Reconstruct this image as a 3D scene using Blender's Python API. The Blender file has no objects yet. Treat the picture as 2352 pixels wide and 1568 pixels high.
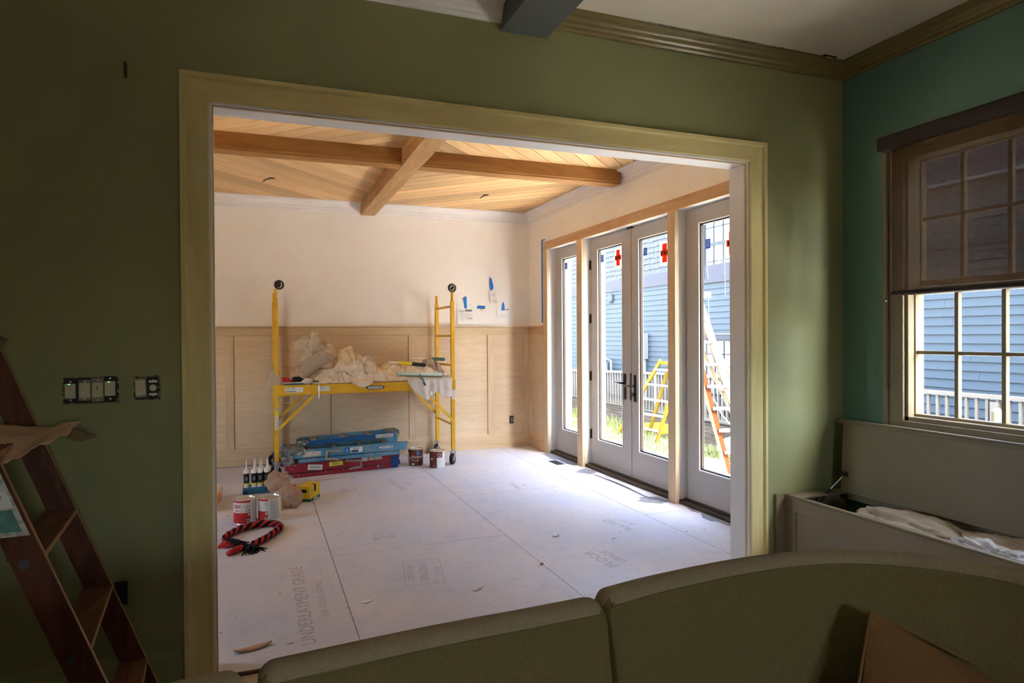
import bpy, math, random
from math import sin, cos, pi, radians, atan2, sqrt
from mathutils import Vector, Matrix, noise
random.seed(7)
S = bpy.context.scene
COL = S.collection

# ------------------------------------------------------------------ camera
f_px, yaw, pitch, roll = 1512.8, 0.3678, -0.0078, -0.0060
cam_data = bpy.data.cameras.new('camera')
cam_data.sensor_width = 36.0
cam_data.lens = f_px / 2352 * 36.0
cam_data.clip_start = 0.02
cam_data.clip_end = 300
cam = bpy.data.objects.new('camera', cam_data)
COL.objects.link(cam)
Fv = Vector((sin(yaw)*cos(pitch), cos(yaw)*cos(pitch), sin(pitch)))
Rv = Vector((cos(yaw), -sin(yaw), 0))
Uv = Rv.cross(Fv)
R2 = Rv*cos(roll) + Uv*sin(roll)
U2 = -Rv*sin(roll) + Uv*cos(roll)
cam.matrix_world = Matrix(((R2.x, U2.x, -Fv.x, 0), (R2.y, U2.y, -Fv.y, 0), (R2.z, U2.z, -Fv.z, 1.44), (0, 0, 0, 1)))
S.camera = cam

# ------------------------------------------------------------------ sky, sun, exposure
world = bpy.data.worlds.new('sky_world')
S.world = world
world.use_nodes = True
wn = world.node_tree
wn.nodes.clear()
sky = wn.nodes.new('ShaderNodeTexSky')
sky.sky_type = 'NISHITA'
sky.sun_disc = False
sky.sun_elevation = radians(52)
sky.sun_rotation = radians(176)
sky.altitude = 50
sky.air_density = 1.0
sky.dust_density = 2.5
sky.ozone_density = 1.0
bg = wn.nodes.new('ShaderNodeBackground')
bg.inputs['Strength'].default_value = 0.95
wo = wn.nodes.new('ShaderNodeOutputWorld')
shs = wn.nodes.new('ShaderNodeHueSaturation')
shs.inputs['Saturation'].default_value = 0.90
wn.links.new(sky.outputs[0], shs.inputs['Color'])
wn.links.new(shs.outputs[0], bg.inputs[0])
wn.links.new(bg.outputs[0], wo.inputs[0])
sun_d = bpy.data.lights.new('sun', 'SUN')
sun_d.energy = 15.0
sun_d.angle = radians(0.6)
sun_d.color = (1.0, 0.94, 0.84)
sun = bpy.data.objects.new('sun', sun_d)
COL.objects.link(sun)
sdir = Vector((0.03, -0.62, 0.80)).normalized()      # towards the sun
sun.rotation_euler = sdir.to_track_quat('Z', 'Y').to_euler()
sun.location = (6, -12, 12)

def portal(loc, sx, sy):
    d = bpy.data.lights.new('portal', 'AREA')
    d.shape = 'RECTANGLE'; d.size = sx; d.size_y = sy
    d.cycles.is_portal = True
    o = bpy.data.objects.new('portal', d)
    COL.objects.link(o)
    o.location = loc
    o.rotation_euler = (0, radians(90), 0)     # local -Z faces -X, into the rooms
portal((3.62, 5.68, 1.30), 2.5, 3.7)
portal((3.62, 1.80, 1.68), 1.6, 1.8)
# two unseen windows added to light the rooms, in left and rear walls
def portal_at(loc, rot, sx, sy):
    d = bpy.data.lights.new('portal', 'AREA')
    d.shape = 'RECTANGLE'; d.size = sx; d.size_y = sy
    d.cycles.is_portal = True
    o = bpy.data.objects.new('portal', d)
    COL.objects.link(o); o.location = loc; o.rotation_euler = rot
LW = (4.05, 5.25, 1.00, 2.10)      # y0, y1, z0, z1 of the added left window
RW = (0.50, 1.20, 1.35, 1.95)      # x0, x1, z0, z1 of the added rear window
portal_at((-3.42, (LW[0]+LW[1])/2, (LW[2]+LW[3])/2), (0, radians(-90), 0), LW[3]-LW[2]+0.1, LW[1]-LW[0]+0.1)
portal_at(((RW[0]+RW[1])/2, -3.62, (RW[2]+RW[3])/2), (radians(90), 0, 0), RW[1]-RW[0]+0.1, RW[3]-RW[2]+0.1)

S.view_settings.view_transform = 'Standard'
S.view_settings.look = 'None'
S.view_settings.gamma = 1.0
S.view_settings.use_curve_mapping = False
S.view_settings.exposure = 2.7
cy = S.cycles
cy.use_denoising = True
cy.max_bounces = 10
cy.diffuse_bounces = 8
cy.glossy_bounces = 4
cy.transmission_bounces = 6
cy.transparent_max_bounces = 12
cy.caustics_reflective = False
cy.caustics_refractive = False
cy.sample_clamp_indirect = 8.0

# ------------------------------------------------------------------ materials
def new_mat(name):
    m = bpy.data.materials.new(name)
    m.use_nodes = True
    nt = m.node_tree
    b = nt.nodes['Principled BSDF']
    return m, nt, b

def mat(name, col, rough=0.6, metal=0.0, vary=0.0, scale=6.0, bump=0.0, bscale=40.0, stretch=(1, 1, 1), spec=0.3, col2=None, thr=None, detail=5.0):
    """plain surface: colour with soft noise variation (towards col2) and fine relief"""
    m, nt, b = new_mat(name)
    b.inputs['Roughness'].default_value = rough
    b.inputs['Metallic'].default_value = metal
    b.inputs['Specular IOR Level'].default_value = spec
    b.inputs['Base Color'].default_value = (*col, 1)
    if vary or col2 or bump:
        tc = nt.nodes.new('ShaderNodeTexCoord')
        mp = nt.nodes.new('ShaderNodeMapping')
        mp.inputs['Scale'].default_value = stretch
        nt.links.new(tc.outputs['Object'], mp.inputs[0])
    if vary or col2:
        n = nt.nodes.new('ShaderNodeTexNoise')
        n.inputs['Scale'].default_value = scale
        n.inputs['Detail'].default_value = detail
        n.inputs['Roughness'].default_value = 0.6
        nt.links.new(mp.outputs[0], n.inputs[0])
        r = nt.nodes.new('ShaderNodeValToRGB')
        c2 = col2 if col2 else tuple(max(0, c*(1-vary)) for c in col)
        c1 = col if col2 else tuple(min(1, c*(1+vary)) for c in col)
        lo, hi = thr if thr else (0.35, 0.65)
        r.color_ramp.elements[0].position = lo
        r.color_ramp.elements[1].position = hi
        r.color_ramp.elements[0].color = (*c1, 1)
        r.color_ramp.elements[1].color = (*c2, 1)
        nt.links.new(n.outputs['Fac'], r.inputs[0])
        nt.links.new(r.outputs[0], b.inputs['Base Color'])
    if bump:
        n2 = nt.nodes.new('ShaderNodeTexNoise')
        n2.inputs['Scale'].default_value = bscale
        n2.inputs['Detail'].default_value = 6
        nt.links.new(mp.outputs[0], n2.inputs[0])
        bp = nt.nodes.new('ShaderNodeBump')
        bp.inputs['Strength'].default_value = bump
        bp.inputs['Distance'].default_value = 0.01
        nt.links.new(n2.outputs['Fac'], bp.inputs['Height'])
        nt.links.new(bp.outputs[0], b.inputs['Normal'])
    return m

def wood(name, c1, c2, axis='X', scale=3.0, rough=0.6, dist=2.5, var=0.12, knots=0.0, spec=0.25):
    """grain that runs along the given local axis; each object gets its own tone"""
    m, nt, b = new_mat(name)
    b.inputs['Roughness'].default_value = rough
    b.inputs['Specular IOR Level'].default_value = spec
    tc = nt.nodes.new('ShaderNodeTexCoord')
    oi = nt.nodes.new('ShaderNodeObjectInfo')
    mp = nt.nodes.new('ShaderNodeMapping')
    st = {'X': (0.12, 1, 1), 'Y': (1, 0.12, 1), 'Z': (1, 1, 0.12)}[axis]
    mp.inputs['Scale'].default_value = st
    nt.links.new(tc.outputs['Object'], mp.inputs[0])
    off = nt.nodes.new('ShaderNodeVectorMath'); off.operation = 'ADD'
    sc = nt.nodes.new('ShaderNodeMath'); sc.operation = 'MULTIPLY'; sc.inputs[1].default_value = 37.0
    nt.links.new(oi.outputs['Random'], sc.inputs[0])
    nt.links.new(mp.outputs[0], off.inputs[0])
    nt.links.new(sc.outputs[0], off.inputs[1])
    n = nt.nodes.new('ShaderNodeTexNoise')
    n.inputs['Scale'].default_value = scale*2.2
    n.inputs['Detail'].default_value = 4
    n.inputs['Distortion'].default_value = dist*0.3
    nt.links.new(off.outputs[0], n.inputs[0])
    ml = nt.nodes.new('ShaderNodeMath'); ml.operation = 'MULTIPLY'; ml.inputs[1].default_value = 9.0
    nt.links.new(n.outputs['Fac'], ml.inputs[0])
    sn = nt.nodes.new('ShaderNodeMath'); sn.operation = 'PINGPONG'; sn.inputs[1].default_value = 1.0
    nt.links.new(ml.outputs[0], sn.inputs[0])
    fine = nt.nodes.new('ShaderNodeTexNoise')
    fine.inputs['Scale'].default_value = scale*26
    fine.inputs['Detail'].default_value = 3
    nt.links.new(off.outputs[0], fine.inputs[0])
    mx = nt.nodes.new('ShaderNodeMix'); mx.data_type = 'FLOAT'
    mx.inputs[0].default_value = 0.5
    nt.links.new(sn.outputs[0], mx.inputs[2]); nt.links.new(fine.outputs['Fac'], mx.inputs[3])
    r = nt.nodes.new('ShaderNodeValToRGB')
    r.color_ramp.elements[0].position = 0.15
    r.color_ramp.elements[1].position = 0.85
    r.color_ramp.elements[0].color = (*c2, 1)
    r.color_ramp.elements[1].color = (*c1, 1)
    nt.links.new(mx.outputs[0], r.inputs[0])
    hsv = nt.nodes.new('ShaderNodeHueSaturation')
    mr = nt.nodes.new('ShaderNodeMapRange')
    mr.inputs[3].default_value = 1-var; mr.inputs[4].default_value = 1+var
    nt.links.new(oi.outputs['Random'], mr.inputs[0])
    nt.links.new(mr.outputs[0], hsv.inputs['Value'])
    nt.links.new(r.outputs[0], hsv.inputs['Color'])
    nt.links.new(hsv.outputs[0], b.inputs['Base Color'])
    bp = nt.nodes.new('ShaderNodeBump'); bp.inputs['Strength'].default_value = 0.08; bp.inputs['Distance'].default_value = 0.004
    nt.links.new(fine.outputs['Fac'], bp.inputs['Height'])
    nt.links.new(bp.outputs[0], b.inputs['Normal'])
    return m

M = {}
M['green'] = mat('green_wall_paint', (0.240, 0.248, 0.116), 0.55, vary=0.06, scale=1.2, bump=0.05, bscale=120)
M['teal'] = mat('green_paint_cool_cast', (0.115, 0.225, 0.165), 0.55, vary=0.06, scale=1.2, bump=0.05, bscale=120)  # same green paint; the mixed light's cool cast is put into the colour
M['plaster'] = mat('primed_drywall', (0.82, 0.80, 0.76), 0.8, col2=(0.77, 0.73, 0.67), scale=2.2, thr=(0.5, 0.85), bump=0.04, bscale=60)
M['ceil_near'] = mat('off_white_ceiling_paint', (0.84, 0.77, 0.63), 0.8, vary=0.03, scale=2)
M['white_prime'] = mat('white_primer', (0.74, 0.72, 0.70), 0.5, vary=0.03, scale=5, bump=0.03, bscale=30)
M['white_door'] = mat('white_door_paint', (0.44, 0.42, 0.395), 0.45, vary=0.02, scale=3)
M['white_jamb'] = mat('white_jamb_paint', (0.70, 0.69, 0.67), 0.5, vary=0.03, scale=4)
M['olive'] = mat('olive_trim_paint', (0.215, 0.165, 0.060), 0.28, vary=0.08, scale=3, spec=0.5)
M['olive2'] = mat('taupe_trim_paint', (0.205, 0.162, 0.096), 0.4, vary=0.06, scale=3, spec=0.4)
M['beam_gray'] = mat('charcoal_beam_paint', (0.125, 0.138, 0.125), 0.5, vary=0.05)
M['black'] = mat('black_plastic', (0.012, 0.012, 0.012), 0.45)
M['bronze'] = mat('dark_bronze_metal', (0.040, 0.030, 0.024), 0.35, metal=0.7)
M['threshold'] = mat('brown_threshold', (0.050, 0.032, 0.022), 0.4, vary=0.2)
M['steel'] = mat('zinc_steel', (0.55, 0.55, 0.55), 0.35, metal=0.9, vary=0.15, scale=20)
M['dark_metal'] = mat('dull_dark_metal', (0.10, 0.10, 0.10), 0.5, metal=0.6)
M['rubber'] = mat('black_rubber', (0.018, 0.018, 0.018), 0.7)
M['yellow'] = mat('yellow_steel_paint', (0.72, 0.40, 0.010), 0.38, vary=0.10, scale=9, spec=0.45)
M['ply'] = wood('birch_plywood_panel', (0.67, 0.515, 0.345), (0.58, 0.43, 0.275), 'X', 5.0, var=0.04)
M['poplar'] = wood('raw_poplar', (0.64, 0.49, 0.31), (0.56, 0.41, 0.245), 'X', 2.5, var=0.05)
M['poplar_z'] = wood('raw_poplar_upright', (0.66, 0.50, 0.33), (0.57, 0.41, 0.25), 'Z', 2.5, var=0.05)
M['poplar_y'] = wood('raw_poplar_deep', (0.62, 0.42, 0.25), (0.48, 0.30, 0.16), 'Y', 2.5, var=0.05)
M['casing_x'] = wood('greenish_poplar', (0.66, 0.57, 0.27), (0.55, 0.46, 0.20), 'X', 2.0, var=0.03)
M['casing_z'] = wood('greenish_poplar_upright', (0.66, 0.57, 0.27), (0.55, 0.46, 0.20), 'Z', 2.0, var=0.03)
M['plank'] = wood('white_oak_plank', (0.70, 0.46, 0.23), (0.585, 0.36, 0.165), 'X', 1.6, var=0.22)
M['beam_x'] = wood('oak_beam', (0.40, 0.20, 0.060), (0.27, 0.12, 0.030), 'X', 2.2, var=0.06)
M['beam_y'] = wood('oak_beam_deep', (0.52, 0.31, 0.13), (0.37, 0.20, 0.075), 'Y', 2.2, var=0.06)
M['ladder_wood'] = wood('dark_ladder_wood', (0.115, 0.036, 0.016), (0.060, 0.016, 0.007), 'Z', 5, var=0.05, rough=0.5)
M['ladder_lit_edge'] = wood('lit_ladder_edge', (0.42, 0.22, 0.11), (0.27, 0.12, 0.055), 'Z', 5, var=0.05)  # paler wood paints the light falling on the ladder's thin edges
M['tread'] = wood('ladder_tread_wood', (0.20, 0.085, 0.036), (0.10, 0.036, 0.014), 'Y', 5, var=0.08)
M['kraft'] = mat('kraft_paper', (0.48, 0.31, 0.19), 0.75, vary=0.15, scale=9, bump=0.15, bscale=25)
M['kraft2'] = mat('kraft_paper_dark', (0.16, 0.105, 0.052), 0.75, vary=0.15, scale=9)
M['near_floor'] = mat('dusty_pinkish_subfloor', (0.50, 0.42, 0.37), 0.7, vary=0.15, scale=5)
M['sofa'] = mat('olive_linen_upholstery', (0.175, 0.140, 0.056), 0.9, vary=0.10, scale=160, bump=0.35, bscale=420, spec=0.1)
M['sofa_lit_top'] = mat('lit_sofa_edge', (0.30, 0.245, 0.155), 0.9, vary=0.10, scale=160, bump=0.3, bscale=420, spec=0.1)  # sofa linen made paler: light on the top edge put into the colour
M['pillow'] = mat('brown_linen', (0.205, 0.115, 0.046), 0.9, vary=0.08, scale=120, bump=0.3, bscale=350, spec=0.1)
M['bedding'] = mat('cream_bedding', (0.42, 0.36, 0.28), 0.9, vary=0.06, scale=10, bump=0.1, bscale=60, spec=0.1)
M['bedding2'] = mat('grey_white_bedding', (0.45, 0.44, 0.42), 0.9, vary=0.06, scale=10, spec=0.1)
M['canvas'] = mat('canvas_cloth', (0.70, 0.60, 0.49), 0.9, vary=0.10, scale=9, bump=0.2, bscale=50, spec=0.1)
M['canvas2'] = mat('cream_canvas_cloth', (0.78, 0.64, 0.47), 0.9, vary=0.10, scale=9, bump=0.2, bscale=50, spec=0.1)
M['canvas3'] = mat('pale_grey_cloth', (0.62, 0.55, 0.48), 0.9, vary=0.08, scale=9, bump=0.2, bscale=50, spec=0.1)
M['pad'] = mat('speckled_felt_pad', (0.50, 0.42, 0.34), 0.95, col2=(0.34, 0.28, 0.22), scale=60, thr=(0.4, 0.7), bump=0.3, bscale=80, spec=0.05)
M['pad_edge'] = mat('felt_pad_edge', (0.62, 0.52, 0.38), 0.95, vary=0.1, scale=30)
M['red'] = mat('red_plastic', (0.55, 0.015, 0.012), 0.4)
M['dark_red_fg'] = mat('dark_red_fibreglass', (0.26, 0.018, 0.030), 0.4, col2=(0.36, 0.05, 0.06), scale=8, thr=(0.5, 0.9))
M['blue_fg'] = mat('dusty_blue_fibreglass', (0.075, 0.24, 0.36), 0.5, col2=(0.22, 0.32, 0.36), scale=7, thr=(0.42, 0.75))
M['blue_dk'] = mat('deep_blue_aluminium', (0.012, 0.10, 0.30), 0.35, vary=0.1)
M['cap_gray'] = mat('paint_splashed_cap', (0.11, 0.13, 0.13), 0.6, col2=(0.42, 0.42, 0.38), scale=26, thr=(0.5, 0.62))
M['brace'] = mat('dull_spreader_metal', (0.36, 0.31, 0.24), 0.5, metal=0.3, vary=0.15, scale=30)
M['label'] = mat('white_label', (0.72, 0.72, 0.68), 0.5)
M['label_dirty'] = mat('scuffed_label', (0.60, 0.58, 0.52), 0.6, col2=(0.36, 0.34, 0.29), scale=60, thr=(0.45, 0.6))
M['label_yellow'] = mat('yellow_label', (0.72, 0.62, 0.04), 0.5)
M['label_blue'] = mat('blue_label', (0.02, 0.18, 0.46), 0.5)
M['logo_navy'] = mat('navy_print', (0.008, 0.04, 0.15), 0.5)
M['ink'] = mat('black_ink', (0.02, 0.02, 0.02), 0.6)
M['grayink'] = mat('grey_ink', (0.22, 0.22, 0.22), 0.6)
M['tape'] = mat('blue_painters_tape', (0.016, 0.17, 0.60), 0.6, vary=0.12, scale=30)
M['paper'] = mat('white_paper', (0.78, 0.78, 0.77), 0.7, vary=0.03, scale=12)
M['tin'] = mat('tin_lid', (0.62, 0.58, 0.52), 0.28, metal=0.85, vary=0.1)
M['can_white'] = mat('white_can_label', (0.66, 0.62, 0.56), 0.45)
M['can_red'] = mat('red_can_label', (0.50, 0.022, 0.022), 0.45)
M['can_brown'] = mat('brown_can_label', (0.13, 0.030, 0.018), 0.4)
M['tube_white'] = mat('white_nozzle_plastic', (0.80, 0.74, 0.66), 0.4)
M['teal_box'] = mat('teal_cardboard', (0.02, 0.13, 0.20), 0.6)
M['box_yellow'] = mat('yellow_carton', (0.74, 0.50, 0.015), 0.5)
M['box_green'] = mat('green_carton_band', (0.015, 0.13, 0.045), 0.5)
M['box_tan'] = mat('tan_wood_block', (0.55, 0.33, 0.08), 0.6)
M['carton'] = mat('printed_carton', (0.74, 0.62, 0.54), 0.7)
M['orange'] = mat('orange_print', (0.72, 0.22, 0.06), 0.6)
M['rope_red'] = mat('red_fleece', (0.42, 0.018, 0.020), 0.95, col2=(0.55, 0.10, 0.09), scale=40, thr=(0.55, 0.7))
M['rope_black'] = mat('black_fleece', (0.012, 0.010, 0.010), 0.95)
M['teal_grip'] = mat('grey_green_grip', (0.13, 0.22, 0.18), 0.6)
M['stripe_a'] = mat('pale_mint_nap', (0.50, 0.62, 0.54), 0.8)
M['shade_box'] = mat('dark_brown_fascia', (0.030, 0.020, 0.016), 0.6)
M['tin_box'] = mat('black_junction_box', (0.020, 0.018, 0.016), 0.6)
M['almond'] = mat('almond_paddle', (0.50, 0.47, 0.33), 0.4)
M['yoke'] = mat('paint_marked_yoke', (0.16, 0.14, 0.10), 0.6, col2=(0.30, 0.29, 0.18), scale=60)
M['siding'] = mat('slate_blue_siding', (0.021, 0.032, 0.040), 0.7, vary=0.05, scale=3, stretch=(1, 0.2, 1))
M['siding_shingle'] = mat('blue_grey_shingle', (0.034, 0.040, 0.052), 0.75, vary=0.08, scale=5)
M['band'] = mat('grey_violet_trim', (0.020, 0.022, 0.032), 0.7, vary=0.05)
M['win_frame'] = mat('grey_window_frame', (0.012, 0.016, 0.020), 0.6)
M['found'] = mat('dark_foundation', (0.022, 0.024, 0.027), 0.85, vary=0.15, scale=3)
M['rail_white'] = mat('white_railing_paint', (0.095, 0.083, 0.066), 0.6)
M['mulch'] = mat('weathered_dark_ground', (0.0070, 0.0066, 0.0060), 0.95, spec=0.0, col2=(0.020, 0.018, 0.016), scale=3, thr=(0.4, 0.7), stretch=(3, 0.5, 1), bump=0.5, bscale=20)
M['concrete'] = mat('pale_concrete', (0.62, 0.60, 0.56), 0.85, vary=0.06, scale=3, bump=0.1, bscale=30)
M['soil'] = mat('grassy_soil', (0.52, 0.50, 0.36), 0.95, vary=0.25, scale=8)
M['earth'] = mat('warm_bare_earth', (0.56, 0.40, 0.25), 0.95, vary=0.15, scale=4, spec=0.0)
M['grass'] = mat('grass_blade', (0.030, 0.042, 0.008), 0.7, vary=0.2, scale=20)
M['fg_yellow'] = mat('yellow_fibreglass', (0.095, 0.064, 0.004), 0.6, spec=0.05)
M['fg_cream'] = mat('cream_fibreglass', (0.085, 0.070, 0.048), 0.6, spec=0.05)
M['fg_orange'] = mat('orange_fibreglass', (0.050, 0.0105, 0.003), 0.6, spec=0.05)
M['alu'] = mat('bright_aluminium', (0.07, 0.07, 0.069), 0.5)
M['ext_white'] = mat('white_exterior_trim', (0.82, 0.82, 0.82), 0.6)
M['roof'] = mat('dark_roof', (0.06, 0.06, 0.065), 0.9)
M['stamp'] = mat('faint_blue_ink', (0.375, 0.37, 0.40), 0.8)
M['patch'] = mat('grey_felt_underlay', (0.23, 0.24, 0.26), 0.9, vary=0.25, scale=25)
M['pane_far'] = mat('curtained_window_glass', (0.075, 0.085, 0.078), 0.12, vary=0.05, scale=2, spec=0.8)
M['sheet_edge'] = mat('sheet_gap_dark', (0.10, 0.07, 0.06), 0.9)
M['conduit'] = mat('grey_conduit', (0.085, 0.095, 0.110), 0.6)

def subfloor_mat():
    m, nt, b = new_mat('pale_subfloor_sheet')
    b.inputs['Roughness'].default_value = 0.75
    tc = nt.nodes.new('ShaderNodeTexCoord')
    def ns(scale, st=(1, 1, 1), det=5):
        mp = nt.nodes.new('ShaderNodeMapping'); mp.inputs['Scale'].default_value = st
        nt.links.new(tc.outputs['Object'], mp.inputs[0])
        n = nt.nodes.new('ShaderNodeTexNoise'); n.inputs['Scale'].default_value = scale; n.inputs['Detail'].default_value = det
        nt.links.new(mp.outputs[0], n.inputs[0])
        return n
    a = ns(1.6); r = nt.nodes.new('ShaderNodeValToRGB')
    r.color_ramp.elements[0].position = 0.3; r.color_ramp.elements[1].position = 0.7
    r.color_ramp.elements[0].color = (0.52, 0.55, 0.63, 1); r.color_ramp.elements[1].color = (0.62, 0.59, 0.59, 1)
    nt.links.new(a.outputs['Fac'], r.inputs[0])
    s = ns(22, (1, 2.2, 1), 6); r2 = nt.nodes.new('ShaderNodeValToRGB')
    r2.color_ramp.elements[0].position = 0.57; r2.color_ramp.elements[1].position = 0.74
    r2.color_ramp.elements[0].color = (0, 0, 0, 1); r2.color_ramp.elements[1].color = (1, 1, 1, 1)
    nt.links.new(s.outputs['Fac'], r2.inputs[0])
    mx = nt.nodes.new('ShaderNodeMix'); mx.data_type = 'RGBA'
    mm = nt.nodes.new('ShaderNodeMath'); mm.operation = 'MULTIPLY'; mm.inputs[1].default_value = 0.5
    nt.links.new(r2.outputs[0], mm.inputs[0]); nt.links.new(mm.outputs[0], mx.inputs[0])
    nt.links.new(r.outputs[0], mx.inputs[6]); mx.inputs[7].default_value = (0.36, 0.32, 0.32, 1)
    d = ns(6, (1, 1, 1), 3); r3 = nt.nodes.new('ShaderNodeValToRGB')
    r3.color_ramp.elements[0].position = 0.55; r3.color_ramp.elements[1].position = 0.8
    r3.color_ramp.elements[0].color = (0, 0, 0, 1); r3.color_ramp.elements[1].color = (0.4, 0.4, 0.4, 1)
    nt.links.new(d.outputs['Fac'], r3.inputs[0])
    mx2 = nt.nodes.new('ShaderNodeMix'); mx2.data_type = 'RGBA'
    nt.links.new(r3.outputs[0], mx2.inputs[0]); nt.links.new(mx.outputs[2], mx2.inputs[6]); mx2.inputs[7].default_value = (0.38, 0.40, 0.46, 1)
    nt.links.new(mx2.outputs[2], b.inputs['Base Color'])
    return m
M['sheet'] = subfloor_mat()

def glass_mat(name, gloss=0.04, tint=(0.97, 0.985, 0.99)):
    m = bpy.data.materials.new(name); m.use_nodes = True
    nt = m.node_tree; nt.nodes.clear()
    o = nt.nodes.new('ShaderNodeOutputMaterial'); t = nt.nodes.new('ShaderNodeBsdfTransparent')
    g = nt.nodes.new('ShaderNodeBsdfGlossy'); mx = nt.nodes.new('ShaderNodeMixShader')
    t.inputs[0].default_value = (*tint, 1); g.inputs['Roughness'].default_value = 0.02
    mx.inputs[0].default_value = gloss
    nt.links.new(t.outputs[0], mx.inputs[1]); nt.links.new(g.outputs[0], mx.inputs[2]); nt.links.new(mx.outputs[0], o.inputs[0])
    return m
M['glass'] = glass_mat('clear_glass')

def film_mat(name, col, transp, rough=0.5, weave=False):
    """thin translucent sheet: transparent + translucent + diffuse"""
    m = bpy.data.materials.new(name); m.use_nodes = True
    nt = m.node_tree; nt.nodes.clear()
    o = nt.nodes.new('ShaderNodeOutputMaterial'); t = nt.nodes.new('ShaderNodeBsdfTransparent')
    d = nt.nodes.new('ShaderNodeBsdfDiffuse'); tr = nt.nodes.new('ShaderNodeBsdfTranslucent')
    a = nt.nodes.new('ShaderNodeMixShader'); mx = nt.nodes.new('ShaderNodeMixShader')
    d.inputs[0].default_value = (*col, 1); tr.inputs[0].default_value = (*col, 1)
    a.inputs[0].default_value = 0.4
    nt.links.new(d.outputs[0], a.inputs[1]); nt.links.new(tr.outputs[0], a.inputs[2])
    mx.inputs[0].default_value = 1-transp
    nt.links.new(t.outputs[0], mx.inputs[1]); nt.links.new(a.outputs[0], mx.inputs[2]); nt.links.new(mx.outputs[0], o.inputs[0])
    if weave:
        tc = nt.nodes.new('ShaderNodeTexCoord'); n = nt.nodes.new('ShaderNodeTexNoise')
        mp = nt.nodes.new('ShaderNodeMapping'); mp.inputs['Scale'].default_value = (1, 0.5, 3)
        n.inputs['Scale'].default_value = 130; n.inputs['Detail'].default_value = 2
        nt.links.new(tc.outputs['Object'], mp.inputs[0]); nt.links.new(mp.outputs[0], n.inputs[0])
        n.inputs['Scale'].default_value = 55
        cr = nt.nodes.new('ShaderNodeValToRGB')
        cr.color_ramp.elements[0].position = 0.3; cr.color_ramp.elements[1].position = 0.7
        cr.color_ramp.elements[0].color = (*[c*0.75 for c in col], 1); cr.color_ramp.elements[1].color = (*[c*1.25 for c in col], 1)
        nt.links.new(n.outputs['Fac'], cr.inputs[0]); nt.links.new(cr.outputs[0], d.inputs[0]); nt.links.new(cr.outputs[0], tr.inputs[0])
    return m
M['shade'] = film_mat('brown_woven_screen', (0.080, 0.050, 0.026), 0.17, weave=True)
M['plastic'] = film_mat('cloudy_plastic_sheeting', (0.90, 0.84, 0.74), 0.32)
M['bag'] = film_mat('brown_plastic_bag', (0.62, 0.43, 0.30), 0.36)
M['bag_white'] = film_mat('thin_white_plastic_bag', (0.68, 0.60, 0.50), 0.30)
M['orange_film'] = film_mat('orange_sticker', (0.90, 0.085, 0.020), 0.03)
M['clear_film'] = film_mat('clear_sticker_backing', (0.80, 0.70, 0.66), 0.45)
M['blue_film'] = film_mat('blue_sticker', (0.060, 0.15, 0.40), 0.06)

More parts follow.
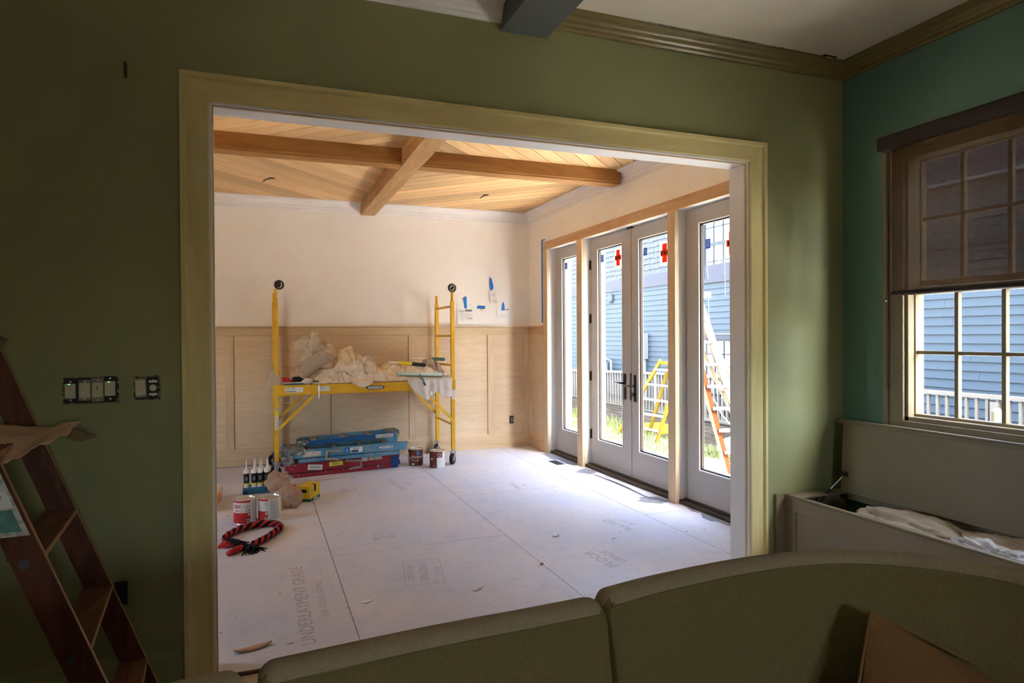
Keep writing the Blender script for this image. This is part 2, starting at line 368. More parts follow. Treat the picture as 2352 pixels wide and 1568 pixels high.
# ------------------------------------------------------------------ mesh helpers
class MB:
    def __init__(s): s.v = []; s.f = []
    def add(s, vs, fs):
        o = len(s.v); s.v += [tuple(v) for v in vs]; s.f += [tuple(i+o for i in f) for f in fs]; return s
    def box(s, x0, x1, y0, y1, z0, z1, mtx=None):
        v = [Vector((x, y, z)) for z in (z0, z1) for y in (y0, y1) for x in (x0, x1)]
        if mtx is not None: v = [mtx @ p for p in v]
        return s.add(v, [(0, 2, 3, 1), (4, 5, 7, 6), (0, 1, 5, 4), (2, 6, 7, 3), (0, 4, 6, 2), (1, 3, 7, 5)])
    def bar(s, a, b, w, h, up=(0, 0, 1)):
        """box from a to b, w across, h along up"""
        a = Vector(a); b = Vector(b); d = (b-a).normalized(); u = Vector(up)
        r = d.cross(u).normalized(); u = r.cross(d).normalized()
        v = [p + r*(i*w/2) + u*(j*h/2) for p in (a, b) for j in (-1, 1) for i in (-1, 1)]
        return s.add(v, [(0, 1, 3, 2), (4, 6, 7, 5), (0, 4, 5, 1), (2, 3, 7, 6), (0, 2, 6, 4), (1, 5, 7, 3)])
    def tube(s, pts, r, n=8, cap=True):
        pts = [Vector(p) for p in pts]; rs = r if isinstance(r, (list, tuple)) else [r]*len(pts)
        o = len(s.v); up = None
        for i, p in enumerate(pts):
            d = (pts[min(i+1, len(pts)-1)] - pts[max(i-1, 0)]).normalized()
            if up is None:
                up = Vector((0, 0, 1)) if abs(d.z) < 0.9 else Vector((1, 0, 0))
            x = d.cross(up).normalized(); up = x.cross(d).normalized()
            for k in range(n):
                a = 2*pi*k/n
                s.v.append(tuple(p + (x*cos(a)+up*sin(a))*rs[i]))
        for i in range(len(pts)-1):
            for k in range(n):
                k2 = (k+1) % n
                s.f.append((o+i*n+k, o+i*n+k2, o+(i+1)*n+k2, o+(i+1)*n+k))
        if cap:
            s.f.append(tuple(o+k for k in range(n))[::-1]); s.f.append(tuple(o+(len(pts)-1)*n+k for k in range(n)))
        return s
    def lathe(s, prof, c=(0, 0, 0), n=24, a0=0, a1=2*pi, mtx=None):
        full = abs(a1-a0-2*pi) < 1e-6; m = n if full else n+1; o = len(s.v)
        for r, z in prof:
            for k in range(m):
                a = a0+(a1-a0)*k/n
                p = Vector((r*cos(a), r*sin(a), z))
                if mtx is not None: p = mtx @ p
                s.v.append(tuple(p+Vector(c)))
        for i in range(len(prof)-1):
            for k in range(n):
                k2 = (k+1) % m
                s.f.append((o+i*m+k, o+i*m+k2, o+(i+1)*m+k2, o+(i+1)*m+k))
        return s
    def prism(s, poly, a, b, axis):
        """poly of 2D points extruded from a to b along axis 'X','Y' or 'Z'"""
        n = len(poly); o = len(s.v)
        for t in (a, b):
            for p, q in poly:
                s.v.append({'X': (t, p, q), 'Y': (p, t, q), 'Z': (p, q, t)}[axis])
        s.f.append(tuple(o+i for i in range(n))[::-1]); s.f.append(tuple(o+n+i for i in range(n)))
        for i in range(n):
            j = (i+1) % n
            s.f.append((o+i, o+j, o+n+j, o+n+i))
        return s
    def build(s, name, m, parent=None, smooth=False, bevel=0, sub=0, label=None, cat=None, group=None, kind=None, loc=None, solid=0, segs=2):
        me = bpy.data.meshes.new(name); me.from_pydata(s.v, [], s.f); me.validate()
        import bmesh
        bm = bmesh.new(); bm.from_mesh(me); bmesh.ops.recalc_face_normals(bm, faces=bm.faces); bm.to_mesh(me); bm.free()
        if smooth:
            me.polygons.foreach_set('use_smooth', [True]*len(me.polygons))
        me.materials.append(M[m] if isinstance(m, str) else m)
        o = bpy.data.objects.new(name, me); COL.objects.link(o)
        if loc is not None:
            lv = Vector(loc)
            for v in me.vertices: v.co -= lv
            o.location = lv
        if parent is not None:
            o.parent = parent
            o.matrix_parent_inverse = world_inv(parent)
        if solid:
            md = o.modifiers.new('solid', 'SOLIDIFY'); md.thickness = solid; md.offset = 0
        if bevel:
            md = o.modifiers.new('bevel', 'BEVEL'); md.width = bevel; md.segments = segs; md.limit_method = 'ANGLE'; md.angle_limit = radians(40)
        if sub:
            md = o.modifiers.new('sub', 'SUBSURF'); md.levels = sub; md.render_levels = sub
        tag(o, label, cat, group, kind)
        return o

def world_inv(p):
    m = Matrix.Translation(p.location) @ p.rotation_euler.to_matrix().to_4x4()
    q = p.parent
    while q is not None:
        m = (Matrix.Translation(q.location) @ q.rotation_euler.to_matrix().to_4x4()) @ q.matrix_parent_inverse.inverted() @ m if False else m
        q = q.parent
    if p.parent is not None:
        m = absm(p)
    return m.inverted()
def absm(p):
    m = Matrix.Translation(p.location) @ p.rotation_euler.to_matrix().to_4x4()
    if p.parent is not None:
        m = absm(p.parent) @ p.matrix_parent_inverse @ m
    return m

def tag(o, label=None, cat=None, group=None, kind=None):
    if label: o['label'] = label
    if cat: o['category'] = cat
    if group: o['group'] = group
    if kind: o['kind'] = kind
    return o
def empty(name, loc, label, cat, group=None, rz=0):
    o = bpy.data.objects.new(name, None); COL.objects.link(o)
    o.location = loc; o.rotation_euler = (0, 0, rz); o.empty_display_size = 0.05
    return tag(o, label, cat, group)
def kids(o): return [c for c in bpy.data.objects if c.parent == o]
def copy_tree(o, parent=None, ch=None):
    c = o.copy(); COL.objects.link(c)
    if parent is not None: c.parent = parent
    for k in kids(o):
        if k is not c: copy_tree(k, c)
    return c

def text_mesh(txt, size, depth=0.0006, shear=0.0, spacing=1.0):
    cu = bpy.data.curves.new('t', 'FONT'); cu.body = txt; cu.size = size; cu.extrude = depth
    cu.align_x = 'CENTER'; cu.align_y = 'CENTER'; cu.shear = shear; cu.space_character = spacing
    cu.resolution_u = 2
    o = bpy.data.objects.new('t', cu); COL.objects.link(o)
    dg = bpy.context.evaluated_depsgraph_get(); dg.update()
    me = o.evaluated_get(dg).to_mesh()
    v = [Vector(p.co) for p in me.vertices]; f = [tuple(p.vertices) for p in me.polygons]
    o.evaluated_get(dg).to_mesh_clear()
    bpy.data.objects.remove(o); bpy.data.curves.remove(cu)
    return v, f
def lettering(txt, size, mtx, m, parent, name='lettering', stretch=1.0, depth=0.0006, shear=0.0, fn=None, mb=None):
    v, f = text_mesh(txt, size, depth, shear)
    v = [Vector((p.x*stretch, p.y, p.z)) for p in v]
    v = [fn(p) if fn else (mtx @ p) for p in v]
    if mb is not None:
        mb.add(v, f); return None
    b = MB(); b.add(v, f)
    return b.build(name, m, parent)
def face_my(x, y, z, rz=0, tilt=0):
    """text frame on a surface facing -Y: text x -> +X, text y -> +Z"""
    return Matrix.Translation((x, y, z)) @ Matrix.Rotation(rz, 4, 'Z') @ Matrix.Rotation(radians(90), 4, 'X') @ Matrix.Rotation(tilt, 4, 'Z')
def fbm(x, y, z=0.0, o=3):
    return noise.fractal(Vector((x, y, z)), 0.6, 2.1, o)
def ridge(x, y, z=0.0):
    a = noise.noise(Vector((x, y, z))); return 1-abs(a)*2

# ------------------------------------------------------------------ ROOM SHELL
X = 3.338; XO = 3.56; YG = 3.03; YF = 3.165; YB = 8.02
XL = -3.2; YN = -3.4; ZC = 3.07; ZF = 3.04
OL, OR_, OZ = -0.195, 2.633, 2.44
# dividing wall with the wide opening
b = MB()
b.box(XL, OL, YG, YF, 0, ZC); b.box(OR_, X, YG, YF, 0, ZC); b.box(OL, OR_, YG, YF, OZ, ZC)
b.build('wall_front', 'green', kind='structure')
# window hole in the near right wall
WY0, WY1, WZ0, WZ1 = 1.83, 2.64, 0.96, 2.43
b = MB()
XN = X+0.122
b.box(X, XN, WY1, YG+0.06, 0, ZC); b.box(X, XN, 0.90, WY1, 0, WZ0); b.box(X, XN, 0.90, WY1, WZ1, ZC)
b.box(X, XN, 1.745, WY0, WZ0, WZ1); b.box(X, XN, 0.90, 0.98, WZ0, WZ1)
b.box(X, XN, YN, -2.7, 0, ZC); b.box(X, XN, -2.7, 0.90, 0, ZC)
b.build('wall_right_near', 'teal', kind='structure')
b = MB()
DZ = 2.53; DY0, DY1 = 3.93, 7.42
b.box(X, XO, YG+0.06, DY0, 0, 3.3); b.box(X, XO, DY0, DY1, DZ, 3.3); b.box(X, XO, DY1, YB+0.15, 0, 3.3)
b.build('wall_right_far', 'plaster', kind='structure')
MB().box(XL, XO, YB, YB+0.15, 0, 3.3).build('wall_back', 'plaster', kind='structure')
wall_back = bpy.data.objects['wall_back']
b = MB(); b.box(XL-0.15, XL, YN, LW[0], -0.02, 3.3); b.box(XL-0.15, XL, LW[1], YB+0.15, -0.02, 3.3); b.box(XL-0.15, XL, LW[0], LW[1], -0.02, LW[2]); b.box(XL-0.15, XL, LW[0], LW[1], LW[3], 3.3)
b.build('wall_left', 'plaster', kind='structure')
def plain_window(name, frame_boxes, pane_box):  # frame and pane for the added unseen windows
    b = MB()
    for q in frame_boxes: b.box(*q)
    w_ = b.build(name, 'white_jamb', kind='structure'); MB().box(*pane_box).build('glass_pane', 'glass', w_)
plain_window('added_window_left', [(XL-0.15, XL, LW[0], LW[0]+0.04, LW[2], LW[3]), (XL-0.15, XL, LW[1]-0.04, LW[1], LW[2], LW[3]), (XL-0.15, XL, LW[0], LW[1], LW[2], LW[2]+0.04), (XL-0.15, XL, LW[0], LW[1], LW[3]-0.04, LW[3])], (XL-0.08, XL-0.075, LW[0]+0.04, LW[1]-0.04, LW[2]+0.04, LW[3]-0.04))
b = MB(); b.box(XL, RW[0], YN-0.15, YN, 0, ZC); b.box(RW[1], XO, YN-0.15, YN, 0, ZC); b.box(RW[0], RW[1], YN-0.15, YN, 0, RW[2]); b.box(RW[0], RW[1], YN-0.15, YN, RW[3], ZC)
b.build('wall_rear', 'green', kind='structure')
plain_window('added_window_rear', [(RW[0], RW[0]+0.03, YN-0.15, YN, RW[2], RW[3]), (RW[1]-0.03, RW[1], YN-0.15, YN, RW[2], RW[3]), (RW[0], RW[1], YN-0.15, YN, RW[2], RW[2]+0.03), (RW[0], RW[1], YN-0.15, YN, RW[3]-0.03, RW[3])], (RW[0]+0.03, RW[1]-0.03, YN-0.08, YN-0.075, RW[2]+0.03, RW[3]-0.03))
MB().box(XL-0.15, XO, YN-0.15, YG+0.07, ZC, ZC+0.2).build('ceiling_near', 'ceil_near', kind='structure')
MB().box(XL-0.15, XO, YG+0.07, YB+0.15, ZF+0.035, 3.31).build('ceiling_far', 'sheet_edge', kind='structure')
ceil = bpy.data.objects['ceiling_far']
MB().box(XL-0.15, XO, YN-0.15, YG+0.03, -0.15, -0.012).build('floor_near', 'near_floor', kind='structure')
MB().box(XL-0.15, XO-0.02, YG+0.03, YB+0.15, -0.15, -0.014).build('floor_far', 'sheet_edge', kind='structure')
floor_far = bpy.data.objects['floor_far']

# subfloor sheets: each 1.22 x 2.44 m, 3 mm gaps
g = 0.0022
cols = [(-3.2, -2.007, 4.2), (-2.007, -0.785, 6.0), (-0.785, 0.4397, 5.52), (0.4397, 1.665, 4.468), (1.665, 2.888, 5.72), (2.888, 3.50, 4.55)]
for x0, x1, ys in cols:
    cuts = [YG+0.035]; y = ys
    while y > YG+0.5: y -= 2.44
    y += 2.44
    while y < YB-0.05: cuts.append(y); y += 2.44
    cuts.append(YB)
    for a, c in zip(cuts[:-1], cuts[1:]):
        if c-a < 0.1: continue
        MB().box(x0+g, min(x1, X)-g, a+g, c-g, -0.0142, 0.0).build('plywood_sheet', 'sheet', floor_far)
MB().box(X, XO-0.03, DY0, DY1, -0.0142, 0.001).build('plywood_sheet', 'sheet', floor_far)
# near room: floor boards
for i in range(16):
    y0 = YN + i*0.4
    MB().box(XL, X, y0+0.002, min(y0+0.398, YG+0.03), -0.0122, -0.001).build('floor_board', 'near_floor', bpy.data.objects['floor_near'])

# faint mill stamps on the subfloor (flat print)
def floor_print(lines, x, y, ang, size, stretch=1.0, frame=None):
    mb = MB()
    R_ = Matrix.Translation((x, y, 0.0004)) @ Matrix.Rotation(ang, 4, 'Z')
    for k, (t, s_) in enumerate(lines):
        v, f = text_mesh(t, s_, 0.0001)
        mm = R_ @ Matrix.Translation((0, -k*size*1.15, 0))
        mb.add([mm @ Vector((p.x*stretch, p.y, p.z)) for p in v], f)
    if frame:
        w, h = frame; cx, cyy = 0, -(len(lines)-1)*size*0.55
        for (a, c, d, e) in ((-w/2, w/2, h/2, h/2+0.004), (-w/2, w/2, -h/2, -h/2+0.004), (-w/2, -w/2+0.004, -h/2, h/2), (w/2-0.004, w/2, -h/2, h/2)):
            mb.box(a, c, cyy+d, cyy+e, -0.0001, 0.0001, R_)
    mb.build('mill_stamp', 'stamp', floor_far)
floor_print([('UNDERLAYMENT GRADE', 0.10), ('FOR FLOOR USE ONLY', 0.052)], 0.215, 3.78, radians(90), 0.09)
floor_print([('SIZED FOR', 0.055), ('SPACING', 0.075), ('2 4 OC', 0.05)], 0.86, 3.98, radians(80), 0.07, frame=(0.44, 0.23))
floor_print([('PLY', 0.10), ('23/32', 0.06)], 0.80, 4.78, radians(84), 0.08)
floor_print([('US', 0.10), ('APA', 0.05)], 0.75, 6.35, radians(84), 0.08)
floor_print([('FLOOR', 0.10), ('GRADE', 0.08)], 2.05, 3.76, radians(96), 0.09)
floor_print([('SHEATHING', 0.10), ('EXP 1', 0.08)], 1.25, 6.4, radians(96), 0.09)
floor_print([('RATED', 0.10), ('24 OC', 0.06)], 2.55, 4.4, radians(100), 0.09)
floor_print([('PANEL', 0.09), ('TG', 0.07)], 2.30, 5.9, radians(92), 0.09)

# ---- back wall wainscot
RZ0, RZ1 = 1.463, 1.555
stx = [-2.393, -1.369, -0.345, 0.701, 1.724, 2.748]
edges = [XL] + stx + [3.245]
for i in range(len(edges)-1):
    a = edges[i] + (0.085 if i > 0 else 0); c = edges[i+1]
    MB().box(a+0.001, c-0.001, YB-0.006, YB, 0.18, RZ0).build('panel', 'ply', wall_back)
for sx in stx + [3.245]:
    MB().box(sx, sx+0.085, YB-0.020, YB, 0.18, RZ0).build('stile', 'poplar_z', wall_back, bevel=0.002)
MB().box(XL, X, YB-0.022, YB, RZ0, RZ1).build('top_rail', 'poplar', wall_back, bevel=0.003)
MB().prism([(YB, RZ1), (YB-0.05, RZ1+0.003), (YB-0.05, RZ1+0.018), (YB, RZ1+0.018)], XL, X, 'X').build('rail_cap', 'poplar', wall_back, bevel=0.004)
MB().prism([(YB, 0), (YB-0.020, 0), (YB-0.020, 0.155), (YB-0.014, 0.175), (YB-0.006, 0.192), (YB, 0.195)], XL, X-0.02, 'X').build('baseboard_back', 'poplar', kind='structure')
# right wall: short wainscot between corner and doors
wrf = bpy.data.objects['wall_right_far']
MB().box(X-0.006, X, 7.53, YB, 0.18, RZ0).build('panel', 'ply', wrf)
MB().box(X-0.020, X, 7.94, YB-0.02, 0.18, RZ0).build('stile', 'poplar_z', wrf, bevel=0.002)
MB().box(X-0.020, X, 7.53, 7.585, 0.18, RZ0).build('stile', 'poplar_z', wrf, bevel=0.002)
MB().box(X-0.022, X, 7.53, YB-0.02, RZ0, RZ1).build('top_rail', 'poplar_y', wrf, bevel=0.003)
MB().box(X-0.05, X, 7.525, YB-0.04, RZ1, RZ1+0.018).build('rail_cap', 'poplar_y', wrf, bevel=0.004)
MB().prism([(X, 0), (X-0.020, 0), (X-0.020, 0.155), (X-0.014, 0.175), (X-0.006, 0.192), (X, 0.195)], 7.53, YB-0.02, 'Y').build('baseboard_right', 'poplar_y', kind='structure')
# near-room baseboard on the green wall
MB().prism([(YG, -0.01), (YG-0.018, -0.01), (YG-0.018, 0.135), (YG-0.010, 0.155), (YG-0.004, 0.163), (YG, 0.163)], XL, -0.30, 'X').build('baseboard_front', 'green', kind='structure')

# ---- crown mouldings
def crown_prof(s=1.0, w=0.105, h=0.125):
    # (out from wall, down from ceiling)
    p = [(0, 0), (w, 0), (w, -0.012), (w-0.010, -0.018)]
    for k in range(13):
        a = k/12*pi/2
        p.append((w-0.016-(w-0.045)*sin(a), -0.022-(h-0.062)*(1-cos(a))))
    p += [(0.026, -h+0.034), (0.018, -h+0.026), (0.018, -h+0.012), (0.008, -h+0.004), (0.008, -h), (0, -h)]
    return p
def crown(name, wall, pos, a, c, ztop, m, **kw):
    pr = crown_prof(**kw)
    if wall == 'Y-':    # wall plane y=pos, room on -y side; runs along X
        poly = [(pos-o, ztop+z) for o, z in pr]; ax = 'X'
    else:               # wall plane x=pos, room on -x side; runs along Y
        poly = [(pos-o, ztop+z) for o, z in pr]; ax = 'Y'
    return MB().prism(poly, a, c, ax).build(name, m, kind='structure', smooth=False)
crown('trim_1', 'Y-', YG, 1.36, X, ZC, 'olive', w=0.08, h=0.088)
crown('trim_2', 'Y-', YG, XL, 1.12, ZC, 'white_prime', w=0.085, h=0.104)
crown('trim_3', 'X-', X, YN, YG, ZC, 'olive', w=0.08, h=0.088)
crown('trim_4', 'Y-', YB, XL, X, ZF, 'white_prime')
crown('trim_5', 'X-', X, YF, YB, ZF, 'white_prime')

# near room painted beam
b = MB(); b.box(1.12, 1.345, YN, YG, 2.945, ZC); bo = b.build('trim_6', 'beam_gray', kind='structure', bevel=0.003)
MB().box(1.115, 1.362, YN, YG, 2.930, 2.944).build('beam_soffit', 'beam_gray', bo, bevel=0.002)

# ---- oak plank ceiling: four coffers, planks laid concentric around the crossing
BX0, BX1, BY0, BY1 = 1.150, 1.325, 5.56, 5.72
def clip(poly, nx, ny, d):
    out = []
    for i in range(len(poly)):
        p, q = poly[i], poly[(i+1) % len(poly)]
        sp, sq = nx*p[0]+ny*p[1]-d, nx*q[0]+ny*q[1]-d
        if sp <= 0: out.append(p)
        if (sp < 0) != (sq < 0) and sp != sq:
            t = sp/(sp-sq); out.append((p[0]+(q[0]-p[0])*t, p[1]+(q[1]-p[1])*t))
    return out
pw = 0.142
for (x0, x1, y0, y1, sgn) in ((-2.0, BX0, YF, BY0, 1), (BX1, X, YF, BY0, -1), (-2.0, BX0, BY1, YB, -1), (BX1, X, BY1, YB, 1)):
    # plank direction (1,-sgn); normal (1,sgn)/sqrt2
    nx, ny = 1/sqrt(2), sgn/sqrt(2)
    ds = [nx*x+ny*y for x in (x0, x1) for y in (y0, y1)]
    d = math.floor(min(ds)/pw)*pw
    ang = atan2(-sgn, 1)
    while d < max(ds):
        poly = [(x0, y0), (x1, y0), (x1, y1), (x0, y1)]
        poly = clip(poly, nx, ny, d+pw-0.0036); poly = clip(poly, -nx, -ny, -(d+0.0036))
        if len(poly) >= 3:
            cx = sum(p[0] for p in poly)/len(poly); cyy = sum(p[1] for p in poly)/len(poly)
            R_ = Matrix.Rotation(-ang, 4, 'Z')
            loc = [R_ @ Vector((p[0]-cx, p[1]-cyy, 0)) for p in poly]
            me_b = MB(); me_b.prism([(p.x, p.y) for p in loc], 0, 0.03, 'Z')
            o = me_b.build('plank', 'plank')
            o.location = (cx, cyy, ZF + random.uniform(-0.0006, 0.0006)); o.rotation_euler = (0, 0, ang)
            o.parent = ceil
        d += pw
MB().box(XL, -2.0, YF, YB, ZF, ZF+0.03).build('ceiling_board', 'plank', ceil)
# oak beams
def beam_profile(a0, a1, zb):
    return [(a0, ZF+0.02), (a0, zb+0.020), (a0+0.006, zb+0.014), (a0+0.006, zb), (a1-0.006, zb), (a1-0.006, zb+0.014), (a1, zb+0.020), (a1, ZF+0.02)]
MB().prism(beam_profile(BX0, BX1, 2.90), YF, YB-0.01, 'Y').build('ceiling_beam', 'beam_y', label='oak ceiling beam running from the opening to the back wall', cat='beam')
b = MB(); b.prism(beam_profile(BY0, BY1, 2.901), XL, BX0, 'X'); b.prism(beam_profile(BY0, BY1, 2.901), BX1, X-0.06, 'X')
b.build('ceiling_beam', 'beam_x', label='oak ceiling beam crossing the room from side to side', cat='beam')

# ---- opening: jamb lining and mitred casing
b = MB()
b.box(OL, OL+0.020, YG-0.004, YF+0.02, 0, OZ); b.box(OR_-0.020, OR_, YG-0.004, YF+0.02, 0, OZ); b.box(OL, OR_, YG-0.004, YF+0.02, OZ-0.020, OZ)
b.build('trim_7', 'white_jamb', kind='structure', bevel=0.002)
def frame_u(path, prof, y):
    """sweep profile (outward offset, proud) round an inverted-U path in the XZ plane facing -Y"""
    mb_ = []
    n = len(path)
    segs = [(Vector(path[i+1])-Vector(path[i])).normalized() for i in range(n-1)]
    norms = [Vector((-s_.y, s_.x)) for s_ in segs]
    mit = [norms[0]]
    for i in range(1, n-1):
        m_ = (norms[i-1]+norms[i]).normalized(); mit.append(m_/m_.dot(norms[i]))
    mit.append(norms[-1])
    for i in range(n-1):
        mb = MB(); vs = []
        for j in (i, i+1):
            for o_, p_ in prof:
                q = Vector(path[j]) + mit[j]*o_
                vs.append((q.x, y-p_, q.y))
        k = len(prof)
        fs = [tuple(range(k)), tuple(range(2*k-1, k-1, -1))] + [(a_, (a_+1) % k, k+(a_+1) % k, k+a_) for a_ in range(k)]
        mb.add(vs, fs); mb_.append(mb)
    return mb_
prof = [(-0.012, 0), (-0.012, 0.012), (-0.006, 0.016), (0.072, 0.018), (0.076, 0.024), (0.082, 0.030), (0.098, 0.030), (0.100, 0.0)]
path = [(OL, 0.0), (OL, OZ), (OR_, OZ), (OR_, 0.0)]
nm = ['trim_8', 'trim_9', 'trim_10']
for k, mb in enumerate(frame_u(path, prof, YG)):
    mb.build(nm[k], 'casing_x' if k == 1 else 'casing_z', kind='structure')
# small stop bead around the inside edge of the lining
b = MB()
b.box(OL+0.020, OL+0.026, YG+0.01, YG+0.022, 0, OZ-0.02); b.box(OR_-0.026, OR_-0.020, YG+0.01, YG+0.022, 0, OZ-0.02); b.box(OL+0.02, OR_-0.02, YG+0.01, YG+0.022, OZ-0.026, OZ-0.020)
b.build('trim_11', 'poplar', kind='structure')

# ------------------------------------------------------------------ FRENCH DOORS
# casing and mull posts (raw poplar)
XC = X-0.020
b = MB(); b.box(XC, X, 7.405, 7.525, 0, 2.505); b.build('trim_12', 'poplar_z', kind='structure', bevel=0.002)
MB().box(XC, X, 3.60, 7.525, 2.505, 2.605).build('trim_13', 'poplar_y', kind='structure', bevel=0.002)
MB().box(XC, X+0.02, 6.475, 6.600, 0, 2.505).build('trim_14', 'poplar_z', kind='structure', bevel=0.002)
MB().box(XC, X+0.02, 4.740, 4.850, 0, 2.505).build('trim_15', 'poplar_z', kind='structure', bevel=0.002)
MB().box(XC, X, 3.83, 3.925, 0, 2.505).build('trim_16', 'poplar_z', kind='structure', bevel=0.002)
# white jamb lining behind the casing
b = MB()
for y0, y1 in ((7.405, 7.435), (6.487, 6.588), (4.752, 4.838), (3.915, 3.945)):
    b.box(X+0.001, XO+0.06, y0, y1, 0.0, DZ)
b.box(X+0.001, XO+0.06, 3.93, 7.42, 2.510, DZ+0.01)
b.build('trim_17', 'white_jamb', kind='structure', bevel=0.002)
# exterior mouldings, sunlit
b = MB()
for y0, y1 in ((7.40, 7.50), (3.85, 3.95)):
    b.box(XO+0.0, XO+0.075, y0, y1, -0.3, DZ+0.08)
b.box(XO, XO+0.075, 3.85, 7.50, DZ, DZ+0.10)
b.build('trim_18', 'ext_white', kind='structure')
MB().box(X+0.012, XO+0.05, 3.945, 7.405, 0.002, 0.030).build('trim_19', 'threshold', kind='structure', bevel=0.004)

XD = X+0.10   # inner face of the leaves
def leaf(name, y0, y1, gy0, gy1, lbl=None):
    t = 0.045
    o = empty(name, (XD, (y0+y1)/2, 0), None, None); o['kind'] = 'structure'
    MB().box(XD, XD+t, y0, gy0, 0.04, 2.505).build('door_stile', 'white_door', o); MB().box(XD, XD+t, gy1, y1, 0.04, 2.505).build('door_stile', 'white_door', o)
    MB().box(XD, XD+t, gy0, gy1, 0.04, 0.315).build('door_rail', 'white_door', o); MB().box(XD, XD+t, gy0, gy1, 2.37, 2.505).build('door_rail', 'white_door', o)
    # glazing bead: thin white bead and dark spacer
    b = MB(); w = 0.010
    for (a, c, d, e) in ((gy0-w, gy0, 0.315-w, 2.37+w), (gy1, gy1+w, 0.315-w, 2.37+w), (gy0, gy1, 0.315-w, 0.315), (gy0, gy1, 2.37, 2.37+w)):
        b.box(XD-0.006, XD+0.004, a, c, d, e)
    b.build('glazing_bead', 'white_jamb', o, bevel=0.002)
    b = MB(); w = 0.011
    for (a, c, d, e) in ((gy0, gy0+w, 0.315, 2.37), (gy1-w, gy1, 0.315, 2.37), (gy0+w, gy1-w, 0.315, 0.315+w), (gy0+w, gy1-w, 2.37-w, 2.37)):
        b.box(XD+0.008, XD+0.036, a, c, d, e)
    b.build('spacer', 'bronze', o)
    MB().box(XD+0.018, XD+0.024, gy0+0.002, gy1-0.002, 0.317, 2.368).build('glass_pane', 'glass', o)
    MB().box(XD-0.030, XD+0.05, y0+0.003, y1-0.003, 0.004, 0.040).build('door_sweep', 'threshold', o, bevel=0.004)
    return o
d1 = leaf('door_1', 6.590, 7.403, 6.775, 7.222)
d2 = leaf('door_2', 5.652, 6.486, 5.815, 6.325)
d3 = leaf('door_3', 4.840, 5.648, 4.995, 5.500)
d4 = leaf('door_4', 3.947, 4.750, 4.125, 4.567)
# astragal and top catch
MB().box(XD-0.006, XD-0.001, 5.640, 5.660, 0.05, 2.5).build('astragal', 'white_door', d3, bevel=0.001)
MB().box(XD-0.018, XD+0.01, 5.60, 5.70, 2.495, 2.508).build('catch', 'bronze', d3)
for z in (2.22, 1.63, 1.00, 0.36):
    b = MB(); b.box(XD-0.012, XD-0.001, 6.474, 6.496, z-0.05, z+0.05); b.tube([(XD-0.012, 6.487, z-0.052), (XD-0.012, 6.487, z+0.052)], 0.007, 8)
    b.build('hinge', 'bronze', d2)
# handles
def handle(door, y, sgn, z0, z1, zl, deadbolt=False):
    b = MB(); b.box(XD-0.010, XD-0.0005, y-0.020, y+0.020, z0, z1)
    h = b.build('handle_plate', 'bronze', door, bevel=0.008)
    b = MB(); b.tube([(XD-0.008, y, zl), (XD-0.050, y, zl)], 0.010, 10)
    b.tube([(XD-0.050, y-0.012*sgn, zl), (XD-0.052, y+0.03*sgn, zl), (XD-0.050, y+0.075*sgn, zl+0.002), (XD-0.046, y+0.115*sgn, zl+0.004)], [0.010, 0.010, 0.008, 0.007], 8)
    b.build('lever', 'bronze', h, smooth=True)
    if deadbolt:
        b = MB(); b.tube([(XD-0.008, y, z0+0.075), (XD-0.026, y, z0+0.075)], 0.013, 12); b.box(XD-0.040, XD-0.026, y-0.004, y+0.004, z0+0.055, z0+0.095)
        b.build('thumb_turn', 'bronze', h)
handle(d2, 5.765, 1, 0.80, 1.06, 0.965)
handle(d3, 5.575, 1, 0.79, 1.055, 0.945, True)
MB().box(XD-0.008, XD-0.006, 5.638, 5.662, 0.80, 1.07).build('edge_plate', 'bronze', d3)

# stickers and tape residue on the panes
def stick_cross(door, y, z, s=1.0):
    XS = XD+0.016
    MB().box(XS, XS+0.001, y-0.078*s, y+0.078*s, z-0.105*s, z+0.105*s).build('sticker_backing', 'clear_film', door)
    o = MB(); o.box(XS-0.002, XS-0.001, y-0.036*s, y+0.036*s, z-0.085*s, z+0.085*s); o.box(XS-0.0022, XS-0.001, y-0.064*s, y+0.064*s, z-0.026*s, z+0.026*s)
    st = o.build('warning_sticker', 'orange_film', door)
    p = MB()
    for k in (-1, 0, 1): p.box(XS-0.0032, XS-0.0024, y+k*0.042*s-0.010*s, y+k*0.042*s+0.010*s, z-0.016*s, z+0.016*s)
    p.build('print_mark', 'ink', st)
def stick_blue(door, y, z, s=1.0):
    XS = XD+0.016
    o = MB().box(XS-0.001, XS, y-0.033*s, y+0.033*s, z-0.040*s, z+0.040*s).build('glass_label', 'blue_film', door)
    p = MB()
    for k in range(4): p.box(XS-0.002, XS-0.0012, y-0.022*s, y+0.022*s, z+0.022*s-k*0.014*s, z+0.026*s-k*0.014*s)
    p.build('print_mark', 'label', o)
stick_blue(d1, 7.14, 2.28)
stick_cross(d2, 5.92, 2.24, 0.95); stick_blue(d2, 6.25, 2.27)
stick_cross(d3, 5.09, 2.19, 1.0); stick_blue(d3, 5.41, 2.24, 0.9)
stick_cross(d4, 4.175, 2.16, 1.05); stick_blue(d4, 4.475, 2.19, 1.0)
for door, pts in ((d4, [(4.345, 2.04), (4.30, 2.06), (4.27, 2.02), (4.265, 1.9), (4.262, 1.75)]), (d4, [(4.49, 2.12), (4.488, 2.0), (4.474, 1.9)]), (d4, [(4.47, 1.75), (4.468, 1.62), (4.45, 1.56)]), (d1, [(7.05, 2.2), (7.045, 2.1), (7.05, 1.95)]), (d4, [(4.37, 2.17), (4.368, 2.10)])):
    MB().tube([(XD+0.015, y, z) for y, z in pts], 0.0022, 5).build('tape_residue', 'ext_white', door)

